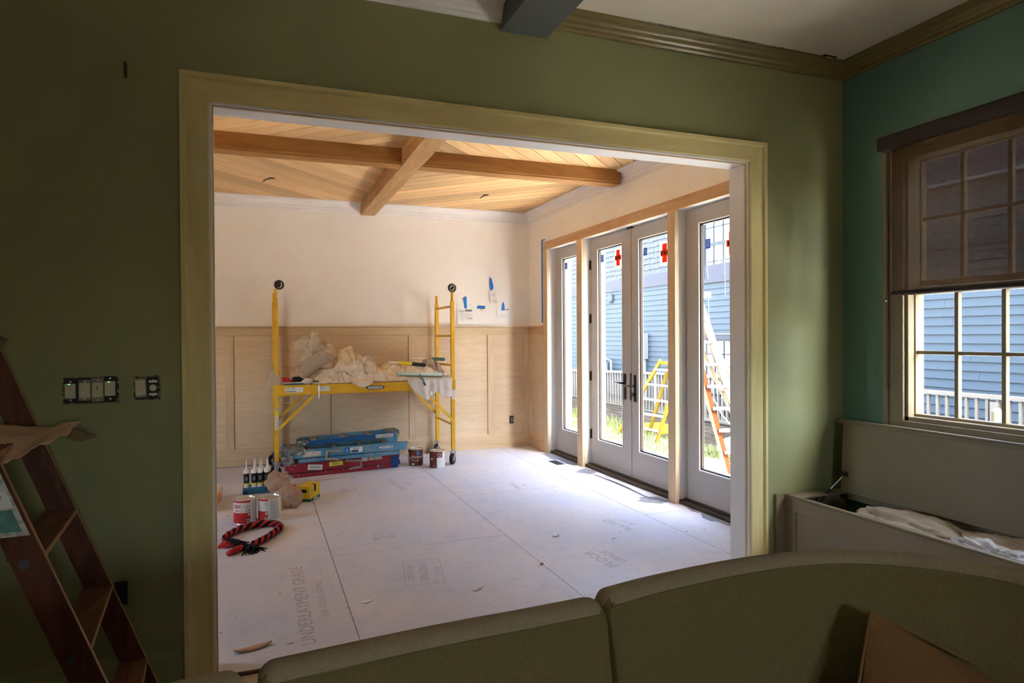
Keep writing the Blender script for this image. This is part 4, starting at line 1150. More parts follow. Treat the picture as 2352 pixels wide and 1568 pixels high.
# ------------------------------------------------------------------ FAR ROOM WALL ITEMS
for (x, z, lb_) in ((0.229, 2.047, 'round open light box with wires on the back wall above the left scaffold posts'), (2.284, 2.054, 'round open light box with wires on the back wall above the right scaffold posts')):
    root = empty('light_box', (x, YB, z), lb_, 'electrical box')
    RX = Matrix.Rotation(radians(90), 3, 'X')
    MB().lathe([(0.052, 0), (0.055, 0.003), (0.050, 0.004), (0.049, 0.001)], (x, YB-0.001, z), 28, mtx=RX).build('box_rim', 'bronze', root)
    MB().lathe([(0, 0.0), (0.050, 0.0), (0.050, 0.002), (0, 0.002)], (x, YB-0.0005, z), 28, mtx=RX).build('box_back', 'tin_box', root)
    for s_ in range(3):
        b = MB(); a0 = random.random()*6
        b.tube([(x+0.035*cos(a0+t*1.1)*(1-t*0.15), YB-0.008-0.012*sin(t*2), z+0.035*sin(a0+t*1.3)) for t in [i*0.35 for i in range(8)]], 0.0035, 6)
        b.build('wire', 'label' if s_ else 'brace', root, smooth=True)
# outlet in the wainscot
ot = empty('wall_outlet', (3.078, YB-0.006, 0.355), 'open dark outlet in the wood wainscot near the right corner', 'outlet')
MB().box(3.045, 3.105, YB-0.008, YB-0.005, 0.305, 0.405).build('outlet_box', 'tin_box', ot)
MB().box(3.060, 3.092, YB-0.013, YB-0.008, 0.325, 0.385).build('receptacle', 'black', ot, bevel=0.002)
MB().tube([(3.066, YB-0.015, 0.382), (3.072, YB-0.018, 0.345), (3.068, YB-0.015, 0.325)], 0.002, 5).build('wire', 'label', ot)
MB().tube([(3.09, YB-0.015, 0.384), (3.088, YB-0.018, 0.345), (3.084, YB-0.015, 0.325)], 0.002, 5).build('wire', 'label', ot)
# wires hanging from the plank ceiling
for (x, y, lb_) in ((0.145, 7.03, 'short black wire poking from the plank ceiling left of the beam'), (2.42, 7.06, 'short black wire poking from the plank ceiling right of the beam')):
    root = empty('ceiling_wire', (x, y, ZF), lb_, 'wire')
    MB().lathe([(0, 0), (0.030, 0), (0.030, -0.002), (0, -0.002)], (x, y, ZF-0.001), 16).build('hole_plate', 'tin_box', root)
    MB().tube([(x, y, ZF), (x-0.02, y-0.03, ZF-0.012), (x-0.06, y-0.05, ZF-0.030), (x-0.085, y-0.06, ZF-0.052)], 0.006, 6).build('cable', 'black', root)
    MB().tube([(x-0.085, y-0.06, ZF-0.052), (x-0.098, y-0.065, ZF-0.064)], 0.005, 6).build('cable_tip', 'box_tan', root)
# taped papers
def note(x0, x1, z0, z1, label, lines, tapequad, head=None, curl=0.02):
    n = 8; b = MB()
    for i in range(n+1):
        for j in range(n+1):
            s_, t_ = i/n, j/n
            yy = YB-0.006-curl*(1-t_)**2*(0.5+0.8*abs(s_-0.5))-0.01*curl
            b.v.append((x0+(x1-x0)*s_+0.008*(1-t_), yy, z0+(z1-z0)*t_))
    for i in range(n):
        for j in range(n):
            k = i*(n+1)+j; b.f.append((k, k+n+1, k+n+2, k+1))
    root = b.build('taped_note', 'paper', solid=0.0008, label=label, cat='paper')
    def yat(t_): return YB-0.006-curl*(1-t_)**2*0.75-0.0016
    b = MB()
    for (a, c, t_, h) in lines:
        z = z0+(z1-z0)*t_; xx0 = x0+(x1-x0)*a+0.008*(1-t_); xx1 = x0+(x1-x0)*c+0.008*(1-t_)
        b.box(xx0, xx1, yat(t_)-0.004, yat(t_)-0.003, z-h/2, z+h/2)
    b.build('print_line', 'grayink', root)
    b = MB(); q = [Vector((p[0], YB-0.010, p[1])) for p in tapequad]
    k = len(q); b.add(q+[v+Vector((0, 0.0012, 0)) for v in q], [tuple(range(k)), tuple(range(2*k-1, k-1, -1))]+[(i, (i+1) % k, k+(i+1) % k, k+i) for i in range(k)])
    b.build('tape_piece', 'tape', root)
note(2.345, 2.555, 1.60, 1.865, 'printed sheet taped to the back wall, nearest the scaffold', [(0.08, 0.45, 0.60, 0.006), (0.5, 0.92, 0.64, 0.022), (0.1, 0.45, 0.52, 0.003), (0.1, 0.42, 0.44, 0.003), (0.12, 0.45, 0.36, 0.003), (0.1, 0.45, 0.28, 0.003), (0.12, 0.4, 0.2, 0.003), (0.55, 0.9, 0.42, 0.003), (0.6, 0.9, 0.28, 0.008), (0.55, 0.9, 0.22, 0.003), (0.75, 0.9, 0.92, 0.003), (0.55, 0.75, 0.5, 0.003), (0.5, 0.52, 0.35, 0.05)],
     [(2.430, 1.925), (2.465, 1.950), (2.472, 1.948), (2.475, 1.795), (2.440, 1.802)], curl=0.03)
note(2.775, 2.865, 1.865, 2.065, 'small curled paper taped highest on the back wall', [(0.3, 0.9, 0.6, 0.003), (0.3, 0.85, 0.5, 0.003), (0.3, 0.9, 0.2, 0.003)],
     [(2.785, 2.20), (2.808, 2.19), (2.835, 2.09), (2.832, 2.055), (2.800, 2.025), (2.785, 2.055), (2.78, 2.12)], curl=0.06)
note(2.880, 3.055, 1.695, 1.800, 'wide white slip taped to the back wall, nearest the corner', [(0.2, 0.6, 0.25, 0.003), (0.5, 0.95, 0.9, 0.012)],
     [(2.942, 1.775), (2.985, 1.775), (2.988, 1.815), (2.985, 1.845), (2.975, 1.872), (2.985, 1.885), (2.965, 1.885), (2.948, 1.835)], curl=0.02)
b = MB(); q = [(2.605, 1.800), (2.625, 1.838), (2.728, 1.832), (2.718, 1.808), (2.720, 1.790)]
v = [Vector((p[0], YB-0.002, p[1])) for p in q]; k = 5
b.add(v+[w+Vector((0, 0.0018, 0)) for w in v], [tuple(range(k)), tuple(range(2*k-1, k-1, -1))]+[(i, (i+1) % k, k+(i+1) % k, k+i) for i in range(k)])
tpz = b.build('tape_scrap', 'tape', label='short horizontal piece of blue tape between the taped papers', cat='tape')
b = MB(); b.add([(2.648, YB-0.004, 1.794), (2.668, YB-0.004, 1.792), (2.692, YB-0.006, 1.762), (2.672, YB-0.005, 1.774), (2.660, YB-0.012, 1.785)], [(0, 1, 4), (1, 2, 4), (2, 3, 4), (3, 0, 4)])
b.build('held_chip', 'box_tan', tpz)

# ------------------------------------------------------------------ SCAFFOLD
sc_ = empty('rolling_scaffold', (1.10, 7.55, 0), 'yellow steel rolling scaffold loaded with drop cloths by the back wall', 'scaffold')
SXL, SXR, SYF, SYR = 0.170, 2.052, 7.20, 7.90
PZ0, PZ1 = 0.165, 1.842
for (x, y) in ((SXL, SYF), (SXL, SYR), (SXR, SYF), (SXR, SYR)):
    b = MB(); b.box(x-0.0215, x+0.0215, y-0.0215, y+0.0215, PZ0, PZ1)
    po = b.build('post', 'yellow', sc_, bevel=0.004)
    MB().tube([(x, y, PZ1), (x, y, PZ1+0.10)], 0.0165, 14).build('post_pin', 'yellow', po, smooth=False)
    b = MB()     # row of adjustment holes on the inner side
    sg = 1 if x < 1 else -1
    z = 0.30
    while z < 1.80:
        b.box(x+sg*0.0212, x+sg*0.0222, y-0.004, y+0.004, z-0.004, z+0.004)
        z += 0.0508
    b.build('hole_row', 'ink', po)
    # caster
    ang = {(0, 0): 0.3, (0, 1): 0.25, (1, 0): 0.95, (1, 1): 0.9}[(int(x > 1), int(y > 7.5))]
    ct = Matrix.Translation((x, y, 0)) @ Matrix.Rotation(ang, 4, 'Z')
    ofs = -0.022
    b = MB()
    R_ = ct @ Matrix.Translation((ofs, 0, 0.0625)) @ Matrix.Rotation(radians(90), 4, 'X')
    b.lathe([(0.030, -0.018), (0.056, -0.019), (0.0625, -0.012), (0.0625, 0.012), (0.056, 0.019), (0.030, 0.018), (0.028, 0.010), (0.028, -0.010), (0.030, -0.018)], (0, 0, 0), 28, mtx=R_)
    w_ = b.build('caster_wheel', 'rubber', sc_, smooth=False)
    b = MB(); b.lathe([(0, -0.019), (0.031, -0.018), (0.031, 0.018), (0, 0.019)], (0, 0, 0), 20, mtx=R_); b.build('wheel_hub', 'steel', w_)
    b = MB()
    for s_ in (-1, 1):
        y0_ = 0.022*s_
        vs = [ct @ Vector(p) for p in ((ofs-0.014, y0_, 0.050), (ofs+0.014, y0_, 0.050), (0.034, y0_, 0.150), (-0.034, y0_, 0.150), (ofs-0.014, y0_+0.003*s_, 0.050), (ofs+0.014, y0_+0.003*s_, 0.050), (0.034, y0_+0.003*s_, 0.150), (-0.034, y0_+0.003*s_, 0.150))]
        b.add(vs, [(0, 1, 2, 3), (7, 6, 5, 4), (0, 4, 5, 1), (1, 5, 6, 2), (2, 6, 7, 3), (3, 7, 4, 0)])
    b.box(-0.036, 0.036, -0.026, 0.026, 0.147, 0.153, ct)
    b.tube([ct @ Vector((0, 0, 0.150)), ct @ Vector((0, 0, 0.20))], 0.018, 12)
    b.tube([ct @ Vector((0.03, 0, 0.15)), ct @ Vector((0.07, 0, 0.135)), ct @ Vector((0.085, 0, 0.11))], 0.004, 6)
    b.build('caster_fork', 'steel', sc_)
for x in (SXL, SXR):
    for z in (1.785, 1.450, 1.115, 0.780, 0.445):
        MB().tube([(x, SYF+0.02, z), (x, SYR-0.02, z)], 0.0135, 10).build('rung', 'yellow', sc_)
# side rails of the deck: C channels with flanges
for y, s_ in ((SYF-0.030, -1), (SYR+0.030, 1)):
    b = MB()
    b.box(SXL+0.028, SXR-0.075, y-0.002, y+0.002, 0.846, 0.950)
    b.box(SXL+0.028, SXR-0.075, min(y, y+s_*0.022), max(y, y+s_*0.022), 0.946, 0.951)
    b.box(SXL+0.028, SXR-0.075, min(y, y+s_*0.022), max(y, y+s_*0.022), 0.846, 0.851)
    rl = b.build('side_rail', 'yellow', sc_, bevel=0.001)
    for x in (SXL, SXR-0.0):
        b = MB(); sg = 1 if x < 1 else -1
        b.box(min(x-sg*0.024, x+sg*0.085), max(x-sg*0.024, x+sg*0.085), y-0.006, y+0.004, 0.840, 0.955)
        b.tube([(x+sg*0.055, y-0.010, 0.90), (x+sg*0.055, y+0.008, 0.90)], 0.007, 10)
        b.build('rail_bracket', 'yellow', sc_, bevel=0.002)
MB().box(SXL+0.03, SXR-0.03, SYF-0.02, SYR+0.02, 0.930, 0.945).build('deck_board', 'ply', sc_)
# braces
for y in (SYF-0.030, SYR+0.025):
    MB().bar((SXL+0.020, y, 0.500), (0.548, y, 0.846), 0.006, 0.030, up=(0, 0, 1)).build('brace', 'yellow', sc_)
    MB().bar((SXR-0.020, y, 0.510), (1.70, y, 0.846), 0.006, 0.030, up=(0, 0, 1)).build('brace', 'yellow', sc_)
b = MB(); y = SYF-0.025
b.tube([(SXL+0.02, y, 0.765), (0.455, y, 0.772), (0.475, y, 0.79), (0.482, y, 0.845)], 0.004, 6)
b.tube([(0.315, y, 0.846), (0.318, y, 0.75)], 0.004, 6); b.tube([(SXL+0.02, y, 0.835), (0.27, y, 0.835), (0.315, y, 0.84)], 0.003, 6)
b.build('wire_guard', 'yellow', sc_)
MB().tube([(0.588, SYF-0.056, 0.945), (0.588, SYF-0.058, 0.80)], 0.0035, 6).build('lock_pin', 'steel', sc_)
# labels on the scaffold
YL = SYF-0.0335
def plate(x0, x1, z0, z1, m, par, y=YL, nm_='label_plate'):
    return MB().box(x0, x1, y-0.001, y, z0, z1).build(nm_, m, par)
pl_ = plate(0.245, 0.432, 0.872, 0.925, 'label', sc_)
b = MB(); b.box(0.258, 0.366, YL-0.002, YL-0.0012, 0.880, 0.886); b.build('print_mark', 'ink', pl_)
b = MB(); b.box(0.262, 0.30, YL-0.002, YL-0.0012, 0.910, 0.918); b.box(0.318, 0.35, YL-0.002, YL-0.0012, 0.910, 0.918); b.box(0.306, 0.308, YL-0.002, YL-0.0012, 0.878, 0.92); b.box(0.262, 0.30, YL-0.002, YL-0.0012, 0.896, 0.899); b.box(0.316, 0.36, YL-0.002, YL-0.0012, 0.896, 0.899); b.box(0.375, 0.42, YL-0.002, YL-0.0012, 0.90, 0.902)
b.build('print_mark', 'grayink', pl_)
pl_ = plate(0.583, 0.700, 0.877, 0.928, 'label', sc_)
b = MB(); b.box(0.60, 0.645, YL-0.002, YL-0.0012, 0.915, 0.921); b.box(0.60, 0.64, YL-0.002, YL-0.0012, 0.900, 0.903); b.box(0.60, 0.64, YL-0.002, YL-0.0012, 0.890, 0.893); b.tube([(0.655, YL-0.0015, 0.895), (0.67, YL-0.0015, 0.91), (0.69, YL-0.0015, 0.905)], 0.0008, 4)
b.build('print_mark', 'grayink', pl_)
def ellipse_logo(cx, cz, y, w, h, par, txt='WERNER', rot=0.0, rz=0.0, inner='label', outer='logo_navy'):
    T = Matrix.Translation((cx, y, cz)) @ Matrix.Rotation(rz, 4, 'Z') @ Matrix.Rotation(-rot, 4, 'Y')
    def ell(a, c, y0, y1, point=0.0):
        n = 32; vs = []
        for yy in (y0, y1):
            for k in range(n):
                t = 2*pi*k/n; px_ = a*math.copysign(abs(cos(t))**0.9, cos(t)); pz_ = c*sin(t)
                if point: px_ += point*max(0, abs(cos(t))**6)*math.copysign(1, cos(t))*a
                vs.append(T @ Vector((px_, yy, pz_)))
        return vs, [tuple(range(n)), tuple(range(2*n-1, n-1, -1))]+[(i, (i+1) % n, n+(i+1) % n, n+i) for i in range(n)]
    b = MB(); b.add(*ell(w/2, h/2, -0.001, 0)); lg = b.build('maker_badge', outer, par)
    b = MB(); b.add(*ell(w/2*0.82, h/2*0.72, -0.0018, -0.0011)); b.build('badge_field', inner, lg)
    v, f = text_mesh(txt, h*0.66, 0.0003, 0.25)
    wid_ = max(p.x for p in v)-min(p.x for p in v); s_ = w*0.60/wid_
    mm_ = T @ Matrix.Translation((0, -0.0024, 0)) @ Matrix.Rotation(radians(90), 4, 'X')
    b = MB(); b.add([mm_ @ Vector((p.x*s_, p.y, p.z)) for p in v], f); b.build('lettering', 'ink', lg)
ellipse_logo(1.178, 0.898, YL, 0.200, 0.044, sc_, rot=0.0)
PY = SYF-0.022
a = plate(0.152, 0.189, 0.845, 0.935, 'label', sc_, PY)
b = MB(); b.box(0.153, 0.188, PY-0.0019, PY-0.0011, 0.918, 0.934); b.build('print_mark', 'red', a)
b = MB(); b.lathe([(0.010, 0), (0.014, 0), (0.014, 0.001), (0.010, 0.001), (0.010, 0)], (0.170, PY-0.0012, 0.900), 20, mtx=Matrix.Rotation(radians(90), 3, 'X')); b.build('print_mark', 'red', a)
b = MB(); b.box(0.160, 0.168, PY-0.0019, PY-0.0011, 0.85, 0.875); b.box(0.172, 0.180, PY-0.0019, PY-0.0011, 0.85, 0.875); b.build('print_mark', 'grayink', a)
plate(0.153, 0.188, 0.690, 0.712, 'label_dirty', sc_, PY); plate(0.153, 0.188, 0.642, 0.688, 'label_yellow', sc_, PY)
a = plate(0.153, 0.188, 0.495, 0.640, 'label', sc_, PY)
b = MB()
for k in range(9): b.box(0.158, 0.183, PY-0.0019, PY-0.0011, 0.625-k*0.014, 0.629-k*0.014)
b.build('print_mark', 'grayink', a)
a = plate(2.035, 2.070, 0.735, 0.920, 'label', sc_, PY)
b = MB()
for k in range(9): b.box(2.040, 2.064, PY-0.0019, PY-0.0011, 0.885-k*0.016, 0.889-k*0.016)
b.build('print_mark', 'label_blue', a)

# ------------------------------------------------------------------ CLOTHS AND TOOLS ON THE DECK
DK = 0.9535
def heap(name, x0, x1, y0, y1, hfun, m, label, seed=0, nx=150, ny=80, wr=0.03, cat='drop cloth', freq=7, zmin=DK, skew=0.6):
    """cloth lying in a heap: height field with sharp folds, skirt to the deck"""
    b = MB()
    for j in range(ny+1):
        for i in range(nx+1):
            s_, t_ = i/nx, j/ny
            ed = 0.018*noise.noise(Vector((s_*6, t_*6, seed+9)))
            x = x0+(x1-x0)*s_+ed*(1 if t_ < 1 else 0); y = y0+(y1-y0)*t_+0.02*noise.noise(Vector((s_*7, seed, 2)))
            edge = min(min(s_, 1-s_)*3.2, min(t_, 1-t_)*4.5, 1.0); e = sin(edge*pi/2)**0.6 if edge > 0 else 0
            h = hfun(s_, t_)*e
            u_ = x*freq+y*freq*skew
            wx, wy = x+0.07*noise.noise(Vector((x*5, y*5, seed))), y+0.07*noise.noise(Vector((x*5, y*5, seed+5)))
            cr = abs(noise.noise(Vector((wx*freq+wy*freq*skew, wy*freq*0.45, seed))))
            cr2 = abs(noise.noise(Vector((wx*freq*0.5-wy*freq*0.7, wy*freq*1.1+h*7, seed+4))))
            cr3 = abs(noise.noise(Vector((wx*freq*2.1, wy*freq*1.6, seed+8))))
            z = zmin+h-wr*e*(max(0, 0.22-cr)*4.2+max(0, 0.20-cr2)*3.0+max(0, 0.2-cr3)*1.4)+wr*e*0.9*noise.noise(Vector((x*11, y*9, seed+2)))
            yy = y+0.03*noise.noise(Vector((x*freq*1.3, z*14, seed+7)))*e
            b.v.append((x, yy, max(z, zmin+0.001)))
    for j in range(ny):
        for i in range(nx):
            k = j*(nx+1)+i
            b.f.append((k, k+1, k+nx+2, k+nx+1))
    return b.build(name, m, smooth=True, solid=0.004, label=label, cat=cat)
g_ = lambda s_, t_, cx, cy_, rx, ry, h: h*math.exp(-((s_-cx)/rx)**2-((t_-cy_)/ry)**2)
heap('drop_cloth', 0.52, 1.34, 7.19, 7.62, lambda s, t: 0.09+g_(s, t, 0.70, 0.45, 0.16, 0.5, 0.20)+g_(s, t, 0.40, 0.7, 0.2, 0.5, 0.10)+g_(s, t, 0.92, 0.5, 0.12, 0.6, 0.08), 'canvas', 'grey beige canvas drop cloth heaped in front on the scaffold deck', 3, wr=0.06)
heap('drop_cloth', 0.72, 1.20, 7.42, 7.80, lambda s, t: 0.20+g_(s, t, 0.45, 0.5, 0.35, 0.5, 0.18), 'canvas2', 'cream drop cloth bundle rising behind the grey beige one', 14, wr=0.045)
heap('drop_cloth', 1.16, 1.97, 7.20, 7.66, lambda s, t: 0.10+g_(s, t, 0.15, 0.5, 0.35, 0.6, 0.08)+g_(s, t, 0.75, 0.5, 0.35, 0.6, 0.07), 'canvas2', 'long cream drop cloth lying under the yellow-handled tool', 21, wr=0.05, skew=1.4)
heap('drop_cloth', 1.72, 2.00, 7.30, 7.70, lambda s, t: 0.19+g_(s, t, 0.4, 0.5, 0.4, 0.6, 0.05), 'pad', 'rumpled brownish rag pile at the right end of the deck', 33, nx=50, wr=0.06)
# hanging cloth over the front rail
def hanging():
    b = MB(); nx, nz = 70, 46
    def bottom(s_):
        x = 1.515+s_*0.505
        pts = [(1.515, 0.945), (1.60, 0.83), (1.745, 0.735), (1.80, 0.80), (1.86, 0.835), (1.90, 0.79), (1.955, 0.765), (2.02, 0.770)]
        for (a, c) in zip(pts[:-1], pts[1:]):
            if x <= c[0]: return a[1]+(c[1]-a[1])*(x-a[0])/(c[0]-a[0])
        return pts[-1][1]
    for j in range(nz+1):
        for i in range(nx+1):
            s_ = i/nx; x = 1.515+s_*0.505; t_ = j/nz
            zb = bottom(s_); fold = 0.014*sin(x*62+2*sin(x*17))+0.012*noise.noise(Vector((x*30, t_*3, 5)))
            if t_ < 0.3:
                u_ = t_/0.3; y = 7.36-u_*0.225; z = DK+0.045*(1-u_)+0.02+0.015*noise.noise(Vector((x*12, y*12, 3)))
            else:
                u_ = (t_-0.3)/0.7; z = DK+0.012-(DK+0.012-zb)*u_; y = 7.135-0.012*sin(u_*pi)+fold*(0.35+u_)
                y = min(y, 7.128+fold*0.3)
            b.v.append((x+0.01*noise.noise(Vector((z*9, x*5, 1))), y, z))
    for j in range(nz):
        for i in range(nx):
            k = j*(nx+1)+i; b.f.append((k, k+1, k+nx+2, k+nx+1))
    o = b.build('drop_cloth', 'canvas3', smooth=True, solid=0.003, label='pale grey cloth hanging over the front rail at the right end of the scaffold', cat='drop cloth')
    MB().box(1.765, 1.80, 7.118, 7.121, 0.800, 0.835).build('cloth_tag', 'label', o)
hanging()
# drape of the front cloth over the rail
b = MB(); nx, nz = 40, 16
for j in range(nz+1):
    for i in range(nx+1):
        s_ = i/nx; t_ = j/nz; x = 0.93+s_*0.22; zb = DK-0.045*sin(pi*s_)**1.0
        y = 7.25-t_*0.115 if t_ < 0.4 else 7.204-(t_-0.4)*0.01-0.045
        y = 7.26-0.13*min(1, t_/0.45); z = DK+0.06*(1-min(1, t_/0.45))+0.008-(max(0, t_-0.45)/0.55)*(DK+0.008-zb)
        b.v.append((x, y+0.004*sin(x*90), z))
for j in range(nz):
    for i in range(nx):
        k = j*(nx+1)+i; b.f.append((k, k+1, k+nx+2, k+nx+1))
b.build('cloth_flap', 'canvas', [o for o in bpy.data.objects if o.name.startswith('drop_cloth')][0], smooth=True, solid=0.003)
# felt pad leaning
b = MB(); n = 20
P0, P1, P2, P3 = Vector((0.385, 7.36, 1.125)), Vector((0.655, 7.40, 1.295)), Vector((0.815, 7.44, 1.225)), Vector((0.475, 7.36, 1.00))
for i in range(n+1):
    for j in range(n+1):
        s_, t_ = i/n, j/n
        p = P0.lerp(P1, s_).lerp(P3.lerp(P2, s_), t_)
        bulge = 0.05*sin(pi*t_)*0.8
        p = p+Vector((-0.03*sin(pi*t_), -bulge, 0.022*sin(pi*s_)+0.010*noise.noise(Vector((s_*4, t_*4, 2)))))
        b.v.append(tuple(p))
for i in range(n):
    for j in range(n):
        k = i*(n+1)+j; b.f.append((k, k+1, k+n+2, k+n+1))
pd = b.build('felt_pad', 'pad', smooth=True, solid=0.024, label='speckled grey felt pad leaning at the left of the cloth heap', cat='pad')
b = MB(); b.tube([P0.lerp(P3, i/8)+Vector((-0.03*sin(pi*i/8)-0.004, -0.04*sin(pi*i/8), 0)) for i in range(9)], 0.014, 8); b.build('pad_fold', 'pad_edge', pd, smooth=True)
b = MB(); b.box(0.50, 0.80, 7.42, 7.58, DK, 1.10); b.box(0.56, 0.76, 7.44, 7.56, 1.10, 1.19)
b.build('folded_blanket', 'canvas', label='folded cloth stack holding up the felt pad', cat='cloth', bevel=0.03, segs=3)
# plastic sheeting bunch
def crumple(name, c, r, m, seed, label, cat, spikes=0.5, nu=60, nv=40, parent=None, flat=None):
    b = MB()
    for i in range(nv+1):
        th = pi*i/nv
        for j in range(nu):
            ph = 2*pi*j/nu; d = Vector((sin(th)*cos(ph), sin(th)*sin(ph), cos(th)))
            s_ = 0.80+spikes*0.75*(noise.noise(d*1.6+Vector((seed, 0, 0))))+spikes*0.55*(0.3-abs(noise.noise(d*2.9+Vector((0, seed, 0)))))+0.05*noise.noise(d*8+Vector((0, 0, seed)))
            p = Vector((d.x*r[0]*s_+c[0], d.y*r[1]*s_+c[1], d.z*r[2]*s_+c[2]))
            if flat is not None: p.z = max(p.z, flat)
            b.v.append(tuple(p))
    for i in range(nv):
        for j in range(nu):
            j2 = (j+1) % nu; b.f.append((i*nu+j, (i+1)*nu+j, (i+1)*nu+j2, i*nu+j2))
    return b.build(name, m, parent, smooth=True, label=label, cat=cat)
ps = crumple('plastic_sheeting', (0.58, 7.62, 1.22), (0.15, 0.10, 0.16), 'plastic', 2.3, 'bunch of cloudy plastic sheeting sticking up behind the felt pad', 'plastic sheet', 0.5)
crumple('plastic_frill', (0.70, 7.63, 1.30), (0.12, 0.08, 0.075), 'plastic', 5.1, None, None, 0.6, parent=ps)
# loose upstanding folds of the sheeting
crumple('plastic_fold', (0.475, 7.63, 1.365), (0.105, 0.05, 0.075), 'plastic', 3.7, None, None, 0.8, parent=ps)
crumple('plastic_fold', (0.585, 7.62, 1.405), (0.065, 0.05, 0.115), 'plastic', 9.2, None, None, 0.7, parent=ps)
b = MB(); b.lathe([(0, 0), (0.035, 0), (0.036, 0.05), (0.022, 0.085), (0.020, 0.10), (0, 0.10)], (0.585, 7.56, 1.21), 14); b.build('plastic_roll', 'bag_white', ps, smooth=True)
MB().tube([(0.655, 7.62, 1.25), (0.685, 7.61, 1.33), (0.70, 7.61, 1.40)], [0.020, 0.024, 0.020], 10).build('plastic_roll', 'bag_white', ps, smooth=True)
# hand tools
t1 = empty('scraper_tool', (1.55, 7.26, 1.14), 'yellow tool handle with black grip lying across the cream cloth', 'tool')
MB().tube([(1.335, 7.27, 1.165), (1.45, 7.27, 1.157)], [0.010, 0.016], 10).build('shaft', 'canvas2', t1)
MB().tube([(1.45, 7.27, 1.157), (1.60, 7.27, 1.141)], 0.0185, 12).build('yellow_sleeve', 'box_yellow', t1, bevel=0.002)
MB().tube([(1.60, 7.27, 1.141), (1.735, 7.27, 1.123), (1.755, 7.27, 1.121)], [0.0205, 0.0205, 0.016], 12).build('black_grip', 'black', t1)
t2 = empty('green_grip_pole', (1.87, 7.45, 1.2), 'pale pole with grey-green grip pointing right on top of the rags', 'tool')
MB().tube([(1.62, 7.42, 1.195), (1.86, 7.40, 1.188)], 0.011, 10).build('shaft', 'canvas2', t2)
MB().tube([(1.86, 7.40, 1.188), (2.00, 7.39, 1.178), (2.012, 7.39, 1.177)], [0.019, 0.020, 0.014], 12).build('grip', 'teal_grip', t2)
# striped roller sleeve
rs = empty('striped_roll', (1.68, 7.17, 1.02), 'long pale green and white striped roll lying at the front of the deck', 'paint roller')
A_, B_ = Vector((1.425, 7.19, 1.040)), Vector((1.925, 7.19, 1.018))
MB().tube([A_, B_], 0.021, 16).build('sleeve', 'stripe_a', rs, smooth=True)
b = MB(); dirn = (B_-A_).normalized(); sx_ = Vector((0, 1, 0)); sz_ = dirn.cross(sx_)
b.tube([A_.lerp(B_, t/140)+(sx_*cos(t*0.75)+sz_*sin(t*0.75))*0.0195 for t in range(141)], 0.0035, 5); b.build('stripe', 'label', rs)
MB().tube([A_+dirn*0.02+Vector((0, -0.004, -0.024)), B_+Vector((0, -0.004, -0.024))], 0.004, 6).build('wire_cage', 'dark_metal', rs)
MB().tube([(1.94, 7.19, 1.03), (1.985, 7.19, 1.02)], [0.022, 0.018], 10).build('roll_end', 'canvas2', rs, smooth=True)
rf = empty('paint_tool', (1.69, 7.13, 0.97), 'small grey roller handle hanging down in front of the striped roll', 'tool')
MB().tube([(1.665, 7.155, 1.02), (1.672, 7.115, 0.99), (1.69, 7.100, 0.965), (1.697, 7.095, 0.93)], [0.010, 0.013, 0.011, 0.010], 10).build('stem', 'teal_grip', rf, smooth=True)
MB().tube([(1.697, 7.094, 0.930), (1.705, 7.075, 0.912)], 0.012, 12).build('socket', 'dark_metal', rf)
# left end clutter
b = MB(); b.box(0.225, 0.36, 7.42, 7.60, DK, 1.01); b.build('red_tool_case', 'red', label='red plastic tool case at the left end of the scaffold deck', cat='case', bevel=0.01)
bt = empty('cordless_tool', (0.38, 7.36, DK), 'black power tool lying beside the red case', 'tool')
MB().box(0.335, 0.42, 7.33, 7.40, DK+0.01, DK+0.072).build('body', 'black', bt, bevel=0.015, segs=3)
MB().tube([(0.42, 7.365, DK+0.04), (0.46, 7.365, DK+0.03)], [0.025, 0.014], 12).build('nose', 'dark_metal', bt)
MB().tube([(0.335, 7.365, DK+0.05), (0.312, 7.365, DK+0.065)], [0.018, 0.022], 10).build('knob', 'steel', bt)
bk = empty('paint_booklet', (0.33, 7.24, DK), 'thin booklet with white cover near the scaffold post', 'book')
MB().box(0.235, 0.455, 7.18, 7.30, DK+0.001, DK+0.014).build('pages', 'blue_dk', bk, bevel=0.001)
MB().box(0.232, 0.457, 7.177, 7.303, DK+0.0142, DK+0.018).build('cover', 'label', bk)
crumple('paper_wad', (0.475, 7.20, DK+0.028), (0.058, 0.04, 0.04), 'canvas3', 7.7, 'crumpled pale rag next to the booklet', 'rag', 0.45, 36, 24, flat=DK-0.02)
crumple('rag', (0.56, 7.22, DK+0.018), (0.04, 0.03, 0.025), 'teal_grip', 1.7, 'small dark green rag between the crumpled rag and the drop cloth', 'rag', 0.4, 24, 16, flat=DK)
# bag tied to the left post
b = MB(); n1, n2 = 36, 22
for j in range(n2+1):
    t_ = j/n2; z = 1.125-0.190*t_; rr = 0.018+0.056*t_**0.7
    for i in range(n1):
        a = 2*pi*i/n1; k = 1+0.22*noise.noise(Vector((cos(a)*2.5, sin(a)*2.5, t_*3)))+0.08*sin(a*7+t_*3)
        b.v.append((0.163+cos(a)*rr*1.1*k, 7.215+max(-0.04, sin(a)*rr*0.9*k), z+0.01*noise.noise(Vector((a, t_, 1)))))
for j in range(n2):
    for i in range(n1):
        i2 = (i+1) % n1; b.f.append((j*n1+i, j*n1+i2, (j+1)*n1+i2, (j+1)*n1+i))
bgp = b.build('plastic_bag', 'bag_white', smooth=True, label='thin white plastic bag tied round the left front scaffold post', cat='bag')
crumple('bag_knot', (0.140, 7.22, 1.125), (0.030, 0.02, 0.022), 'bag_white', 3.3, None, None, 0.5, 20, 14, parent=bgp)

